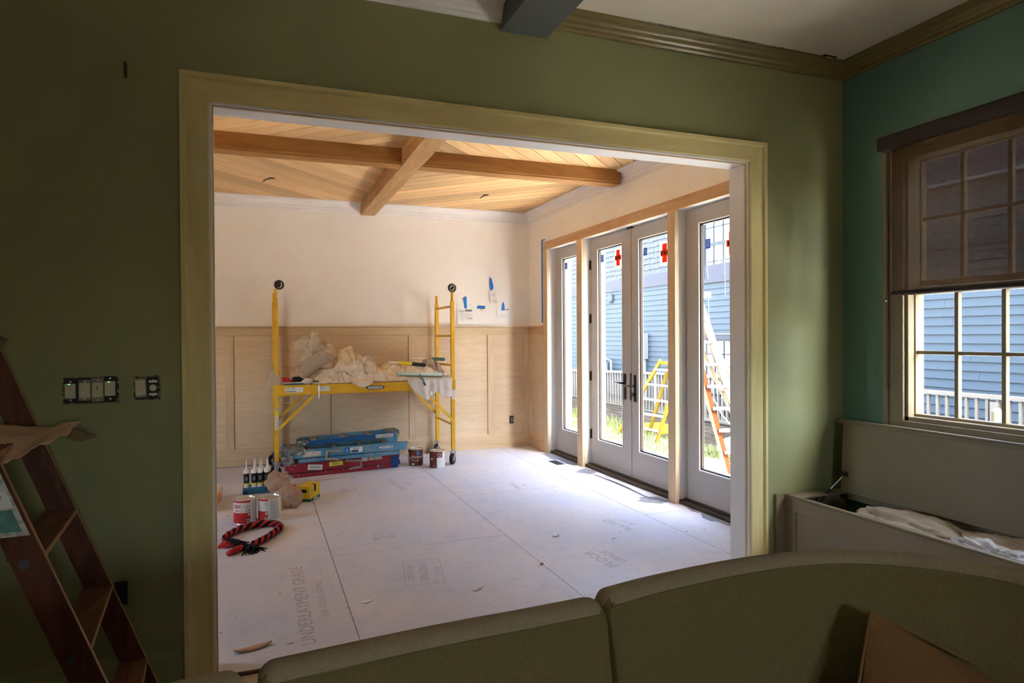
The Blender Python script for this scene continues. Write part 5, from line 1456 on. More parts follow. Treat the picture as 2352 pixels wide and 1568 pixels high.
# ------------------------------------------------------------------ LADDERS LYING UNDER THE SCAFFOLD
def lying_ladder(name, org, ang, z0, L, hf, hr, m, label, caps, depth=0.42, taper=0.0, tilt=0.0, mirror=False):
    """folded step ladder on its side: front rails (tall) above rear rails (low); u along, v back"""
    T = Matrix.Translation((org[0], org[1], z0)) @ Matrix.Rotation(ang, 4, 'Z') @ Matrix.Rotation(-tilt, 4, 'Y')
    root = empty(name, (org[0]+0.3, org[1]+0.1, 0), label, 'ladder')
    for v0, nm_ in ((0.0, 'rail'), (depth, 'rail')):
        # upper (front) rail with slanted end, channel shaped
        b = MB(); zz0, zz1 = hr+0.006, hr+0.006+hf
        poly = [(0.0, zz1), (0.045, zz0), (L-0.02, zz0), (L, zz1)]
        vs = [T @ Vector((u, v0, z)) for u, z in poly]+[T @ Vector((u, v0+0.004, z)) for u, z in poly]
        b.add(vs, [(0, 1, 2, 3), (7, 6, 5, 4), (0, 4, 5, 1), (1, 5, 6, 2), (2, 6, 7, 3), (3, 7, 4, 0)])
        b.box(0.0, L-0.001, v0, v0+0.026, zz1-0.004, zz1, T); b.box(0.045, L-0.02, v0, v0+0.026, zz0, zz0+0.004, T)
        b.build('rail', m, root)
        b = MB()
        b.box(0.09, L-0.09, v0-0.004, v0, 0.0, hr, T); b.box(0.09, L-0.09, v0-0.004, v0+0.022, hr-0.004, hr, T); b.box(0.09, L-0.09, v0-0.004, v0+0.022, 0, 0.004, T)
        b.build('rear_rail', m, root)
    for k in range(4):
        u = 0.2+k*(L-0.35)/3.2
        b = MB(); b.box(u, u+0.006, 0.005, depth, hr+0.012, hr+hf-0.005, T); b.box(u, u+0.02, 0.005, depth, hr+hf-0.012, hr+hf-0.008, T)
        b.build('step', 'brace', root)
    return root, T
redl, TR = lying_ladder('red_stepladder', (0.235, 7.075), radians(8.5), 0.002, 1.235, 0.098, 0.044, 'dark_red_fg', 'dark red stepladder lying on the floor at the bottom of the stack', None)
# dark blue boot at the right end of the red ladder
b = MB(); b.box(1.130, 1.215, -0.012, 0.05, 0.0, 0.135, TR); b.build('end_boot', 'logo_navy', redl, bevel=0.01)
b = MB(); b.box(1.19, 1.235, -0.010, 0.05, 0.030, 0.085, TR); b.build('end_boot', 'logo_navy', redl, bevel=0.008)
def lay_plate(T, u0, u1, z0, z1, m, par, nm_='label_plate', v=-0.0015, tilt=0.0):
    T2 = T @ Matrix.Translation(((u0+u1)/2, 0, (z0+z1)/2)) @ Matrix.Rotation(tilt, 4, 'Y')
    w, h = (u1-u0)/2, (z1-z0)/2
    return MB().box(-w, w, v-0.001, v, -h, h, T2).build(nm_, m, par), T2
def marks(T2, w, h, par, m='grayink', n=5, v=-0.0035, vert=False):
    b = MB()
    for k in range(n):
        if vert:
            x = -w+2*w*(k+0.5)/n; b.box(x-w*0.28/n*2, x+w*0.28/n*2, v-0.0005, v, -h*0.7, h*0.7, T2)
        else:
            z = h-2*h*(k+0.5)/n; b.box(-w*0.8, w*random.uniform(0.2, 0.85), v-0.0005, v, z-h*0.25/n*2, z+h*0.25/n*2, T2)
    b.build('print_mark', m, par)
p_, t_ = lay_plate(TR, 0.235, 0.385, 0.064, 0.118, 'label', redl, tilt=0.10); marks(t_, 0.055, 0.018, p_, vert=True, n=12)
p_, t_ = lay_plate(TR, 0.455, 0.600, 0.085, 0.132, 'label_yellow', redl, tilt=-0.02); marks(t_, 0.05, 0.015, p_, n=2)
lay_plate(TR, 0.80, 0.868, 0.102, 0.145, 'label', redl); lay_plate(TR, 0.88, 1.03, 0.105, 0.145, 'label_dirty', redl)
for (u, z) in ((0.05, 0.128), (0.065, 0.09), (0.135, 0.02), (0.42, 0.035), (0.60, 0.028), (0.10, 0.125)):
    lay_plate(TR, u, u+0.008, z, z+0.008, 'label', redl, nm_='paint_spot', v=-0.0045)
lettering('T', 0.05, TR @ Matrix.Translation((0.985, -0.0062, 0.024)) @ Matrix.Rotation(radians(90), 4, 'X'), 'label', redl)
lettering('rivia', 0.026, TR @ Matrix.Translation((1.035, -0.0062, 0.022)) @ Matrix.Rotation(radians(90), 4, 'X'), 'label_blue', redl)
def spreader(T, pts, par, w=0.018, v=-0.012):
    b = MB()
    for a, c in zip(pts[:-1], pts[1:]):
        b.bar(T @ Vector((a[0], v, a[1])), T @ Vector((c[0], v, c[1])), 0.006, w, up=(0, 0, 1) if abs(a[0]-c[0]) > abs(a[1]-c[1]) else (1, 0, 0))
    b.build('spreader', 'brace', par)
spreader(TR, [(0.62, 0.128), (0.785, 0.118), (0.800, 0.05), (0.66, 0.038)], redl)

blul, TB = lying_ladder('blue_stepladder', (0.285, 7.085), radians(3.0), 0.150, 1.240, 0.088, 0.040, 'blue_fg', 'dusty blue stepladder with paint-splashed cap lying on top of the red one', None, tilt=radians(0.6))
b = MB(); b.box(-0.055, 0.06, -0.014, 0.40, -0.018, 0.085, TB @ Matrix.Rotation(radians(-12), 4, 'Y')); b.build('ladder_cap', 'cap_gray', blul, bevel=0.014, segs=3)
b = MB(); b.box(-0.05, 0.16, -0.010, 0.38, 0.085, 0.150, TB @ Matrix.Rotation(radians(3), 4, 'Y')); b.build('ladder_cap', 'cap_gray', blul, bevel=0.018, segs=3)
p_, t_ = lay_plate(TB, 0.135, 0.315, 0.060, 0.108, 'label_dirty', blul)
p_, t_ = lay_plate(TB, 0.555, 0.610, 0.064, 0.116, 'label_blue', blul); lettering('B', 0.035, t_ @ Matrix.Translation((0, -0.0032, 0)) @ Matrix.Rotation(radians(90), 4, 'X'), 'label', p_)
p_, t_ = lay_plate(TB, 0.615, 0.745, 0.062, 0.118, 'label', blul); marks(t_, 0.05, 0.022, p_, n=4)
MB().box(-0.055, 0.02, -0.0042, -0.0036, -0.024, -0.004, t_).build('print_mark', 'logo_navy', p_)
spreader(TB, [(0.53, 0.095), (0.375, 0.100), (0.365, 0.022), (0.50, 0.006)], blul, w=0.022)
T_l = TB @ Matrix.Translation((1.0, 0, 0.092))
ellipse_logo(T_l.translation.x, T_l.translation.z, T_l.translation.y-0.003, 0.200, 0.040, blul, rz=radians(3), rot=radians(0.6), outer='label_blue')
for k in range(26):
    u = random.uniform(0.06, 1.2); z = random.choice((random.uniform(0.05, 0.12), random.uniform(0.005, 0.035)))
    w = random.uniform(0.002, 0.012)
    lay_plate(TB, u, u+w, z, z+random.uniform(0.002, 0.006), 'label_dirty', blul, nm_='paint_spot', v=-0.0045 if z < 0.04 else -0.0012)
bl2 = empty('blue_pole_ladder', (0.95, 7.35, 0.28), 'deep blue folded ladder resting topmost at the back of the stack', 'ladder')
T2 = Matrix.Translation((0.40, 7.30, 0.292)) @ Matrix.Rotation(radians(1.0), 4, 'Z') @ Matrix.Rotation(radians(-2.3), 4, 'Y')
b = MB(); b.box(0.0, 0.93, 0, 0.03, 0.0, 0.045, T2); b.build('rail', 'blue_dk', bl2, bevel=0.003)
b = MB(); b.box(0.0, 1.06, 0.20, 0.23, 0.0, 0.06, T2); b.build('rail', 'blue_fg', bl2, bevel=0.003)
b = MB(); b.box(0.80, 1.00, -0.006, 0.0, 0.0, 0.04, T2); b.build('foot_bracket', 'steel', bl2, bevel=0.002)
b = MB(); b.box(0.93, 1.065, -0.004, 0.24, -0.004, 0.066, T2); b.build('end_cap', 'cap_gray', bl2, bevel=0.006)
b = MB(); b.box(0.955, 1.01, -0.0055, -0.0042, 0.008, 0.055, T2); b.build('label_plate', 'blue_film', bl2)
for u in (0.12, 0.42, 0.70):
    MB().box(u, u+0.06, -0.003, 0.20, 0.046, 0.056, T2).build('step', 'brace', bl2)
MB().box(-0.02, 0.09, -0.004, 0.22, 0.0, 0.05, T2).build('end_cap', 'cap_gray', bl2, bevel=0.008)

# ------------------------------------------------------------------ PAINT CANS
def cyl_patch(c, r, a0, a1, z0, z1, m, par, nm_, n=16):
    b = MB(); b.lathe([(r, z0), (r, z1)], c, n, a0, a1); return b.build(nm_, m, par, smooth=True)
def cyl_text(txt, size, c, r, ang, z, m, par, stretch=1.0, mb=None):
    def fn(p):
        a = ang+p.x*stretch/r
        return Vector((c[0]+(r+0.0006+p.z)*cos(a), c[1]+(r+0.0006+p.z)*sin(a), c[2]+z+p.y))
    return lettering(txt, size, None, m, par, fn=lambda p: fn(Vector((p.x, p.y, p.z))), stretch=1.0)
def can(x, y, label, kind, rot, h=0.190, r=0.083, bail='down'):
    c = (x, y, 0.001); root = empty('paint_can', (x, y, 0), label, 'paint can')
    b = MB(); b.lathe([(0, 0), (r, 0), (r+0.001, 0.004), (r, 0.008), (r, h-0.008), (r+0.0015, h-0.004), (r, h)], c, 36)
    b.build('body', {'w': 'can_white', 'b': 'can_brown'}[kind], root, smooth=False)
    b = MB(); b.lathe([(r+0.0015, h-0.006), (r+0.003, h-0.002), (r+0.001, h+0.001), (r-0.010, h), (r-0.013, h-0.010), (r-0.022, h-0.012), (r-0.024, h-0.005), (0, h-0.004)], c, 36)
    b.build('lid', 'tin', root, smooth=False)
    b = MB(); b.lathe([(r+0.0012, 0.0), (r+0.0025, 0.003), (r+0.0012, 0.006)], c, 36); b.build('bottom_rim', 'tin', root)
    return root, c, r+0.0008, h
CAMA = -pi/2
def view_ang(x, y): return atan2(-y, -x)
# two white-and-red cans
for (x, y, lb_, a_off, kind) in ((-0.108, 5.555, 'white and red paint can with large red letters, left of its twin', 0.0, 0), (0.072, 5.540, 'white and red paint can with grey text side, right of its twin', -0.75, 1)):
    root, c, r, h = can(x, y, lb_, 'w', 0)
    va = view_ang(x, y)
    # label panels: coloured from va-1.9 to va+0.45, grey text panel to the right of it
    split = va+0.50 if kind == 0 else va-0.12
    cyl_patch(c, r, split-2.2, split, 0.008, h*0.47, 'can_red', root, 'red_band', 24)
    cyl_patch(c, r, split-2.2, split, h-0.022, h-0.008, 'can_red', root, 'red_band', 24)
    pn = cyl_patch(c, r, split+0.01, split+2.2, 0.008, h-0.012, 'label', root, 'text_panel', 24)
    b = MB()
    for k in range(17):
        z = 0.022+k*0.009
        b.lathe([(r+0.0006, z), (r+0.0006, z+0.003)], c, 14, split+0.12, split+1.15+random.uniform(-0.15, 0.1))
    b.build('print_line', 'grayink', pn)
    b = MB(); b.lathe([(r+0.001, 0.012), (r+0.001, 0.042)], c, 8, split-0.36, split-0.03); q_ = b.build('barcode_patch', 'label', root)
    b = MB()
    for k in range(9): b.lathe([(r+0.0016, 0.014), (r+0.0016, 0.038)], c, 1, split-0.34+k*0.033, split-0.34+k*0.033+0.016)
    b.build('print_mark', 'ink', q_)
    b = MB(); b.lathe([(r+0.001, 0.062), (r+0.001, 0.084)], c, 6, split-0.26, split-0.05); b.build('seal', 'label_dirty', root)
    if kind == 0:
        cyl_text('ZIN', 0.040, c, r, split-1.02-0.25, h*0.72, 'can_red', root)
        cyl_text('cover stain', 0.009, c, r, split-0.45, h*0.72, 'ink', root)
        cyl_text('4', 0.018, c, r, split-0.80, h*0.53, 'ink', root)
        cyl_text('123', 0.024, c, r, split-0.22, h*0.56, 'ink', root)
        cyl_text('PRIMER', 0.013, c, r, split-1.25, h*0.56, 'can_red', root)
        b = MB(); b.tube([Vector((c[0]+(r+0.001)*cos(split-0.22+0.12*cos(t)), c[1]+(r+0.001)*sin(split-0.22+0.12*cos(t)), h*0.66+0.018*sin(t))) for t in [i*pi/8 for i in range(9)]], 0.0012, 4)
        b.build('print_mark', 'ink', root)
        pts = []
        for i in range(13):
            t = i/12; a = va+0.35+t*1.2; pts.append((c[0]+(r+0.006)*cos(a), c[1]+(r+0.006)*sin(a), h*0.72+t*0.075))
        MB().tube(pts, 0.0014, 5).build('handle', 'steel', root)
    else:
        b = MB(); b.tube([Vector((c[0]+(r+0.001)*cos(split-0.17+0.09*cos(t)), c[1]+(r+0.001)*sin(split-0.17+0.09*cos(t)), h*0.77+0.009*sin(t))) for t in [i*pi/8 for i in range(17)]], 0.001, 4)
        b.build('print_mark', 'ink', root)
        pts = [(c[0]+(r+0.006+0.004*sin(pi*i/12))*cos(va-0.32+i/12*1.3), c[1]+(r+0.006)*sin(va-0.32+i/12*1.3), h*0.75-0.075*sin(pi*0.55*i/12)) for i in range(13)]
        MB().tube(pts, 0.0016, 5).build('handle', 'steel', root)
# two brown cans
for (x, y, lb_, kind) in ((1.640, 7.285, 'brown paint can with lowered bail, left of the pair by the scaffold caster', 0), (1.832, 7.075, 'brown paint can with white side panel, nearest the right scaffold caster', 1)):
    root, c, r, h = can(x, y, lb_, 'b', 0)
    va = view_ang(x, y)
    if kind == 0:
        cyl_patch(c, r, va-1.5, va-1.0, 0.01, h*0.8, 'label_dirty', root, 'side_panel', 8)
        q_ = cyl_patch(c, r, va+0.15, va+0.48, h*0.66, h-0.02, 'label_blue', root, 'brand_patch', 6)
        cyl_text('Duration', 0.036, c, r, va+0.20, h*0.56, 'label', root)
        cyl_text('exterior coating', 0.010, c, r, va+0.05, h*0.42, 'brace', root)
        cyl_text('31', 0.022, c, r, va+0.30, h*0.34, 'label', root)
        q_ = cyl_patch(c, r, va-0.55, va-0.2, 0.018, 0.036, 'label_dirty', root, 'print_mark', 6)
        pts = [(c[0]+(r+0.006)*cos(va-1.25+i/16*2.5), c[1]+(r+0.008)*sin(va-1.25+i/16*2.5), h*0.78-0.085*sin(pi*i/16)) for i in range(17)]
        MB().tube(pts, 0.0018, 5).build('handle', 'tin', root)
    else:
        q_ = cyl_patch(c, r, va-0.02, va+0.72, 0.008, h*0.62, 'label', root, 'text_panel', 12)
        b = MB()
        for k in range(6): b.lathe([(r+0.0006, 0.02+k*0.016), (r+0.0006, 0.0225+k*0.016)], c, 8, va+0.05, va+0.55)
        b.build('print_line', 'stamp', q_)
        cyl_patch(c, r, va+0.74, va+1.6, 0.006, h-0.012, 'label', root, 'text_panel', 12)
        b = MB(); rr_ = []
        for i in range(25): rr_.append((c[0]+(r+0.001)*cos(va+0.33+0.20*cos(i*pi/12)), c[1]+(r+0.001)*sin(va+0.33+0.20*cos(i*pi/12)), h*0.77+0.017*sin(i*pi/12)))
        b.tube(rr_, 0.0022, 5); b.build('emblem_ring', 'label', root)
        cyl_text('on', 0.036, c, r, va-0.75, h*0.56, 'label', root)
        cyl_text('XA', 0.022, c, r, va-0.35, 0.030, 'brace', root)
        MB().tube([(c[0]-0.02, c[1]+0.02, h), (c[0]+0.0, c[1]+0.03, h+0.025), (c[0]+0.04, c[1]+0.04, h+0.045), (c[0]+0.075, c[1]+0.03, h+0.04)], 0.0016, 5).build('handle', 'tin', root)

# ------------------------------------------------------------------ CAULK TUBES IN A TRAY
tray = empty('tube_tray', (-0.02, 6.60, 0), 'low teal cardboard tray holding caulk tubes', 'tray')
b = MB(); b.box(-0.140, 0.100, 6.525, 6.665, 0.001, 0.004)
b.build('tray_floor', 'teal_box', tray)
for nm_, bx_ in (('tray_wall', (-0.140, 0.100, 6.522, 6.525, 0.001, 0.062)), ('tray_wall', (-0.140, 0.100, 6.665, 6.668, 0.001, 0.062)), ('tray_wall', (-0.143, -0.140, 6.522, 6.668, 0.001, 0.062)), ('tray_wall', (0.100, 0.103, 6.522, 6.668, 0.001, 0.062))):
    MB().box(*bx_).build(nm_, 'teal_box', tray)
b = MB(); b.box(-0.1435, -0.10, 6.5205, 6.5218, 0.001, 0.035); b.box(0.05, 0.09, 6.5205, 6.5218, 0.035, 0.05)
b.build('print_mark', 'logo_navy', tray)
def caulk(x, y, lbl):
    root = empty('caulk_tube', (x, y, 0.005), lbl, 'caulk tube', 'caulk tubes in the teal tray')
    c = (x, y, 0.0045); r = 0.0245; va = view_ang(x, y)
    b = MB(); b.lathe([(0, 0), (r, 0), (r, 0.215), (0, 0.215)], c, 20); bd = b.build('tube_body', 'can_white', root)
    cyl_patch(c, r+0.0004, va-1.57, va+1.57, 0.095, 0.185, 'ink', root, 'black_band')
    cyl_patch(c, r+0.0005, va-1.57, va+1.57, 0.080, 0.096, 'label_yellow', root, 'yellow_band')
    b = MB(); b.lathe([(0, 0.215), (r+0.001, 0.210), (r+0.0015, 0.190), (r+0.0015, 0.216), (0.018, 0.222), (0.008, 0.224), (0.006, 0.24), (0.0022, 0.31), (0, 0.311)], c, 16); b.build('nozzle', 'tube_white', root)
    b = MB(); pts = [(c[0]+(r+0.0012)*cos(va+0.32*cos(t)), c[1]+(r+0.0012)*sin(va+0.32*cos(t)), 0.145+0.014*sin(t)) for t in [i*pi/8 for i in range(17)]]
    b.tube(pts, 0.0014, 4); b.build('emblem_ring', 'label', root)
    return root
for (x, y, lb_) in ((-0.112, 6.552, 'black and white caulk tube standing alone at the left end of the tray'), (-0.047, 6.552, 'caulk tube second from the left in the front row of the tray'),
                    (0.006, 6.552, 'caulk tube third from the left in the front row of the tray'), (0.066, 6.552, 'rightmost caulk tube in the front row of the tray'),
                    (-0.035, 6.620, 'leftmost caulk tube in the rear row of the tray'), (0.022, 6.620, 'middle caulk tube in the rear row of the tray'), (0.076, 6.620, 'rightmost caulk tube in the rear row of the tray')):
    caulk(x, y, lb_)

# ------------------------------------------------------------------ BOXES, BAG AND FUNNEL
yb = empty('yellow_carton', (0.40, 6.12, 0), 'yellow box with a green bottom band beside the brown plastic bag', 'box')
ang = atan2(0.18, 0.10)-pi/2   # long side runs away from the camera
T = Matrix.Translation((0.410, 6.005, 0.001)) @ Matrix.Rotation(ang, 4, 'Z')
MB().box(-0.122, 0, 0, 0.205, 0, 0.135, T).build('carton_body', 'box_yellow', yb, bevel=0.001)
b = MB(); b.box(-0.1228, 0.0008, -0.0008, 0.2058, 0.0005, 0.026, T); b.build('green_band', 'box_green', yb)
b = MB(); b.box(-0.075, -0.030, -0.0016, -0.0006, 0.088, 0.108, T); b.box(-0.065, -0.025, -0.0016, -0.0006, 0.080, 0.092, T); b.build('picture_mark', 'ink', yb)
b = MB(); b.box(-0.115, -0.085, -0.0016, -0.0006, 0.088, 0.092, T); b.box(-0.115, -0.09, -0.0016, -0.0006, 0.068, 0.074, T)
for k in range(6): b.box(0.0006, 0.0016, 0.015, 0.055-0.01*(k % 2), 0.048+k*0.014, 0.052+k*0.014, T)
b.build('print_line', 'brace', yb)
b = MB(); b.box(0.0006, 0.0020, 0.085, 0.120, 0.075, 0.1345, T); b.box(-0.02, 0.0008, 0.09, 0.115, 0.1352, 0.137, T); b.build('handle_cutout', 'ink', yb)
b = MB(); b.box(0.0006, 0.0020, 0.075, 0.150, 0.008, 0.020, T); b.build('white_patch', 'label', yb)
b = MB(); b.box(-0.0, 0.0, 0, 0, 0, 0)
fn_ = empty('red_scoop', (0.32, 6.2, 0.09), 'red plastic scoop resting between the bag and the yellow box', 'scoop')
b = MB(); b.tube([(0.315, 6.22, 0.020), (0.29, 6.20, 0.112), (0.245, 6.18, 0.118)], [0.012, 0.020, 0.004], 10); b.build('scoop_bowl', 'red', fn_, smooth=True)
MB().tube([(0.318, 6.22, 0.022), (0.335, 6.225, 0.002)], 0.008, 8).build('scoop_handle', 'red', fn_)
blk = MB(); blk.box(0.115, 0.178, 5.80, 5.90, 0.001, 0.092); blk.build('wood_block', 'box_tan', label='small tan block standing between the white and red cans and the brown bag', cat='block', bevel=0.002)
bg_ = crumple('brown_bag', (0.235, 5.90, 0.085), (0.115, 0.12, 0.12), 'bag', 4.4, 'crumpled translucent brown plastic bag behind the white and red cans', 'bag', 0.42, 90, 60, flat=0.002)
crumple('bag_top', (0.15, 6.02, 0.205), (0.12, 0.12, 0.095), 'bag', 8.9, None, None, 0.45, 70, 50, parent=bg_, flat=0.01)
MB().box(0.16, 0.25, 5.92, 6.02, 0.004, 0.10).build('bag_content', 'carton', bg_, bevel=0.01)
cb = empty('printed_carton', (-0.45, 6.14, 0), 'pale printed carton with orange picture at the left side of the opening', 'box')
T = Matrix.Translation((-0.352, 5.945, 0.001)) @ Matrix.Rotation(radians(-7), 4, 'Z')
MB().box(-0.30, 0, 0, 0.40, 0, 0.150, T).build('carton_body', 'carton', cb, bevel=0.001)
b = MB(); b.box(0.0003, 0.0012, 0.16, 0.32, 0.03, 0.11, T); b.build('orange_picture', 'orange', cb)
b = MB()
for k in range(7): b.box(0.0003, 0.0014, 0.34, 0.38, 0.03+k*0.014, 0.036+k*0.014, T)
for k in range(5): b.box(-0.26, -0.03-0.02*(k % 2), 0.06+k*0.06, 0.075+k*0.06, 0.1503, 0.1512, T)
b.box(-0.29, -0.01, -0.001, -0.0003, 0.135, 0.145, T)
b.build('print_line', 'brace', cb)

# ------------------------------------------------------------------ BRAIDED ROPE
rp = empty('braided_rope', (-0.02, 5.1, 0), 'red and black braided fleece rope curled in a loop on the floor', 'rope')
# centre line on the floor (from the right end round the back to the left end)
ctr = interp([(-0.045, 4.83), (0.035, 4.95), (0.105, 5.09), (0.140, 5.20), (0.115, 5.30), (0.045, 5.345), (-0.045, 5.33), (-0.13, 5.27), (-0.195, 5.17), (-0.232, 5.06)], 0.012)
n = len(ctr)
for s_ in range(4):
    pts = []; rs_ = []
    for i, p in enumerate(ctr):
        t = (ctr[min(i+1, n-1)]-ctr[max(i-1, 0)]).normalized(); nn = Vector((t.y, -t.x, 0)); a = i*0.50+s_*pi/2
        pts.append(Vector((p.x, p.y, 0.028))+nn*(0.0135*cos(a))+Vector((0, 0, 0.0135*sin(a)))); rs_.append(0.0130+0.001*sin(i*1.3))
    MB().tube(pts, rs_, 8).build('strand', 'rope_red' if s_ % 2 == 0 else 'rope_black', rp, smooth=True)
def fringe(c, n_, L_, dir0, spread, m, nm_='fringe', seed=0):
    rnd = random.Random(seed); b = MB()
    for k in range(n_):
        a = dir0+rnd.uniform(-spread, spread); l_ = L_*rnd.uniform(0.5, 1.1); z0 = rnd.uniform(0.006, 0.035)
        p = Vector((c[0]+rnd.uniform(-0.012, 0.012), c[1]+rnd.uniform(-0.012, 0.012), z0)); q = p+Vector((cos(a), sin(a), 0))*l_*0.6; q.z = z0*0.7+0.006
        r2 = p+Vector((cos(a+rnd.uniform(-0.5, 0.5)), sin(a+rnd.uniform(-0.5, 0.5)), 0))*l_; r2.z = 0.004
        b.tube([p, q, r2], [0.006, 0.005, 0.003], 5)
    return b.build(nm_, m, rp, kind='stuff')
fringe((-0.075, 4.82), 46, 0.12, radians(-60), 0.75, 'rope_black', seed=1)
fringe((-0.095, 4.83), 34, 0.05, radians(90), 3.1, 'rope_black', seed=5)
fringe((-0.225, 5.03), 44, 0.16, radians(-48), 0.38, 'rope_black', seed=2)
MB().tube([(-0.115, 4.815, 0.020), (-0.155, 4.765, 0.022), (-0.195, 4.715, 0.020)], [0.020, 0.022, 0.018], 10).build('rope_end', 'rope_red', rp, smooth=True)
b = MB(); b.add([(-0.285, 4.915, 0.003), (-0.170, 4.900, 0.003), (-0.155, 4.955, 0.010), (-0.222, 5.035, 0.040), (-0.20, 4.96, 0.030)], [(0, 1, 4), (1, 2, 4), (2, 3, 4), (3, 0, 4), (0, 3, 2, 1)])
b.build('fleece_flap', 'rope_red', rp)

# ------------------------------------------------------------------ FLOOR SCRAPS AND VENTS
MB().box(3.105, 3.20, 6.68, 6.92, 0.0002, 0.003).build('floor_vent', 'tin_box', label='dark rectangular floor register opening in front of the leftmost glass door', cat='vent')
def flat_poly(name, pts, z, m, label, cat, th=0.002):
    b = MB(); b.prism([(p[0], p[1]) for p in pts], z, z+th, 'Z'); return b.build(name, m, label=label, cat=cat)
flat_poly('underlay_strip', [(3.236, 7.39), (3.335, 7.38), (3.335, 6.62), (3.27, 6.58), (3.235, 6.70), (3.255, 6.95), (3.205, 7.06), (3.225, 7.25)], 0.0003, 'patch', 'grey felt underlay strip in front of the leftmost glass door', 'underlay')
flat_poly('underlay_strip', [(3.12, 6.25), (3.20, 6.33), (3.316, 6.40), (3.335, 6.20), (3.26, 6.08), (3.20, 6.14)], 0.0003, 'patch', 'grey felt patch at the foot of the left door post', 'underlay')
flat_poly('underlay_strip', [(3.20, 5.05), (3.144, 5.04), (3.125, 4.97), (3.068, 4.956), (3.13, 4.87), (3.208, 4.80), (3.315, 4.83), (3.30, 5.00)], 0.0003, 'patch', 'grey felt patch at the foot of the right door post', 'underlay')
flat_poly('underlay_strip', [(3.335, 4.62), (3.30, 4.50), (3.335, 4.42), (3.26, 4.30), (3.262, 4.20), (3.30, 4.17), (3.30, 4.06), (3.335, 3.95)], 0.0003, 'patch', 'grey felt patch in front of the rightmost glass door', 'underlay')
b = MB(); n = 16
for i in range(n+1):
    for j in range(5):
        s_ = i/n; t_ = j/4; y = 6.12-1.10*s_-0.05*t_*(s_-0.5); xa = 3.235-0.02*s_+0.015*sin(pi*s_); x = xa+(3.335-xa)*t_
        b.v.append((x, y, 0.003+0.012*sin(pi*s_)*(1-t_)**2+0.002*noise.noise(Vector((x*8, y*8, 0)))))
for i in range(n):
    for j in range(4):
        k = i*5+j; b.f.append((k, k+1, k+6, k+5))
b.build('threshold_card', 'paper', smooth=True, solid=0.0012, label='long pale card lying along the threshold of the double doors', cat='card')
def chip(x, y, L_, w, ang, m, label, lift=0.01):
    b = MB(); n = 8
    for i in range(n+1):
        for j in range(4):
            s_ = i/n-0.5; t_ = j/3-0.5; wd = w*(1-(2*s_)**2*0.75)
            p = Vector((s_*L_, t_*wd, 0.0016+lift*(abs(s_)*2)**2*0.5+lift*0.9*(0.25-t_*t_)))
            p = Matrix.Rotation(ang, 3, 'Z') @ p
            b.v.append((x+p.x, y+p.y, p.z+0.001))
    for i in range(n):
        for j in range(3):
            k = i*4+j; b.f.append((k, k+1, k+5, k+4))
    return b.build('debris_chip', m, smooth=True, solid=0.0015, label=label, cat='debris')
chip(1.987, 4.300, 0.060, 0.035, 0.3, 'label_dirty', 'pale oval chip lying alone in the middle of the subfloor', 0.012)
chip(1.655, 3.800, 0.035, 0.022, 0.9, 'can_brown', 'small dark brown chip lying on the long floor seam')
chip(1.155, 3.560, 0.075, 0.022, 0.5, 'label_dirty', 'curled wood shaving near the top of the middle sofa section')
chip(-0.035, 3.272, 0.170, 0.055, 0.25, 'kraft', 'large curled brown paper scrap by the left foot of the opening', 0.02)
chip(0.13, 3.265, 0.035, 0.012, 0.4, 'label', 'tiny white scrap beside the large curled paper scrap', 0.004)
chip(2.35, 4.10, 0.055, 0.012, 0.2, 'label_dirty', 'thin pale sliver near the right-hand floor seam', 0.004)
chip(0.535, 3.62, 0.06, 0.03, 0.1, 'paper', 'thin white flake by the left long floor seam', 0.004)
b = MB(); rnd = random.Random(3)
for k in range(170):
    x = rnd.uniform(-0.6, 3.2); y = rnd.uniform(3.2, 7.0); w = rnd.uniform(0.001, 0.004); L_ = w*rnd.uniform(1, 3.5); a = rnd.uniform(0, pi)
    T = Matrix.Translation((x, y, 0.0006)) @ Matrix.Rotation(a, 4, 'Z')
    b.box(-L_, L_, -w/2, w/2, 0, 0.0018, T)
b.build('floor_crumb', mat('brown_crumbs', (0.20, 0.13, 0.10), 0.9, col2=(0.62, 0.60, 0.58), scale=3, thr=(0.45, 0.55)), kind='stuff', label='fine wood crumbs and dust scattered over the subfloor', cat='debris')
MB().box(OL+0.02, OR_-0.02, YG+0.020, YG+0.036, -0.012, 0.0005).build('trim_20', 'sheet_edge', kind='structure')

# ------------------------------------------------------------------ OUTSIDE
GZ = -0.40
MB().box(XO, 5.7, -8, 40, GZ-0.2, GZ).build('ground_patio', 'concrete', kind='structure')
MB().box(5.7, 6.75, 8.0, 40, GZ-0.2, GZ+0.001).build('ground_lawn', 'soil', kind='structure')
MB().box(5.7, 6.45, -8, 8.0, GZ-0.2, GZ+0.001).build('ground_path', 'concrete', kind='structure')
b = MB(); b.box(6.75, 60, 8.0, 60, GZ-0.2, GZ+0.002); b.box(6.45, 60, -30, 8.0, GZ-0.2, GZ+0.002); b.build('ground_bed', 'mulch', kind='structure')
b = MB(); b.box(-40, XO-0.2, YB+0.4, 60, GZ-0.2, GZ); b.box(-40, XL-0.35, -30, YB+0.4, GZ-0.2, GZ); b.box(XL-0.35, XO, -30, YN-0.35, GZ-0.2, GZ)
b.build('ground_yard', 'earth', kind='structure')
# steps under the doors
MB().box(XO, XO+0.35, 3.8, 7.6, GZ, -0.16).build('door_step', 'concrete', label='pale concrete step outside the glass doors', cat='step', bevel=0.01)
# our own outside wall face
MB().box(XO-0.02, XO, YN, 3.85, GZ, 3.3).build('wall_outside', 'ext_white', kind='structure') if False else None
# roof slab over both rooms
MB().box(XL-0.3, XO+0.25, YN-0.3, YB+0.4, 3.32, 3.55).build('roof_slab', 'roof', kind='structure')
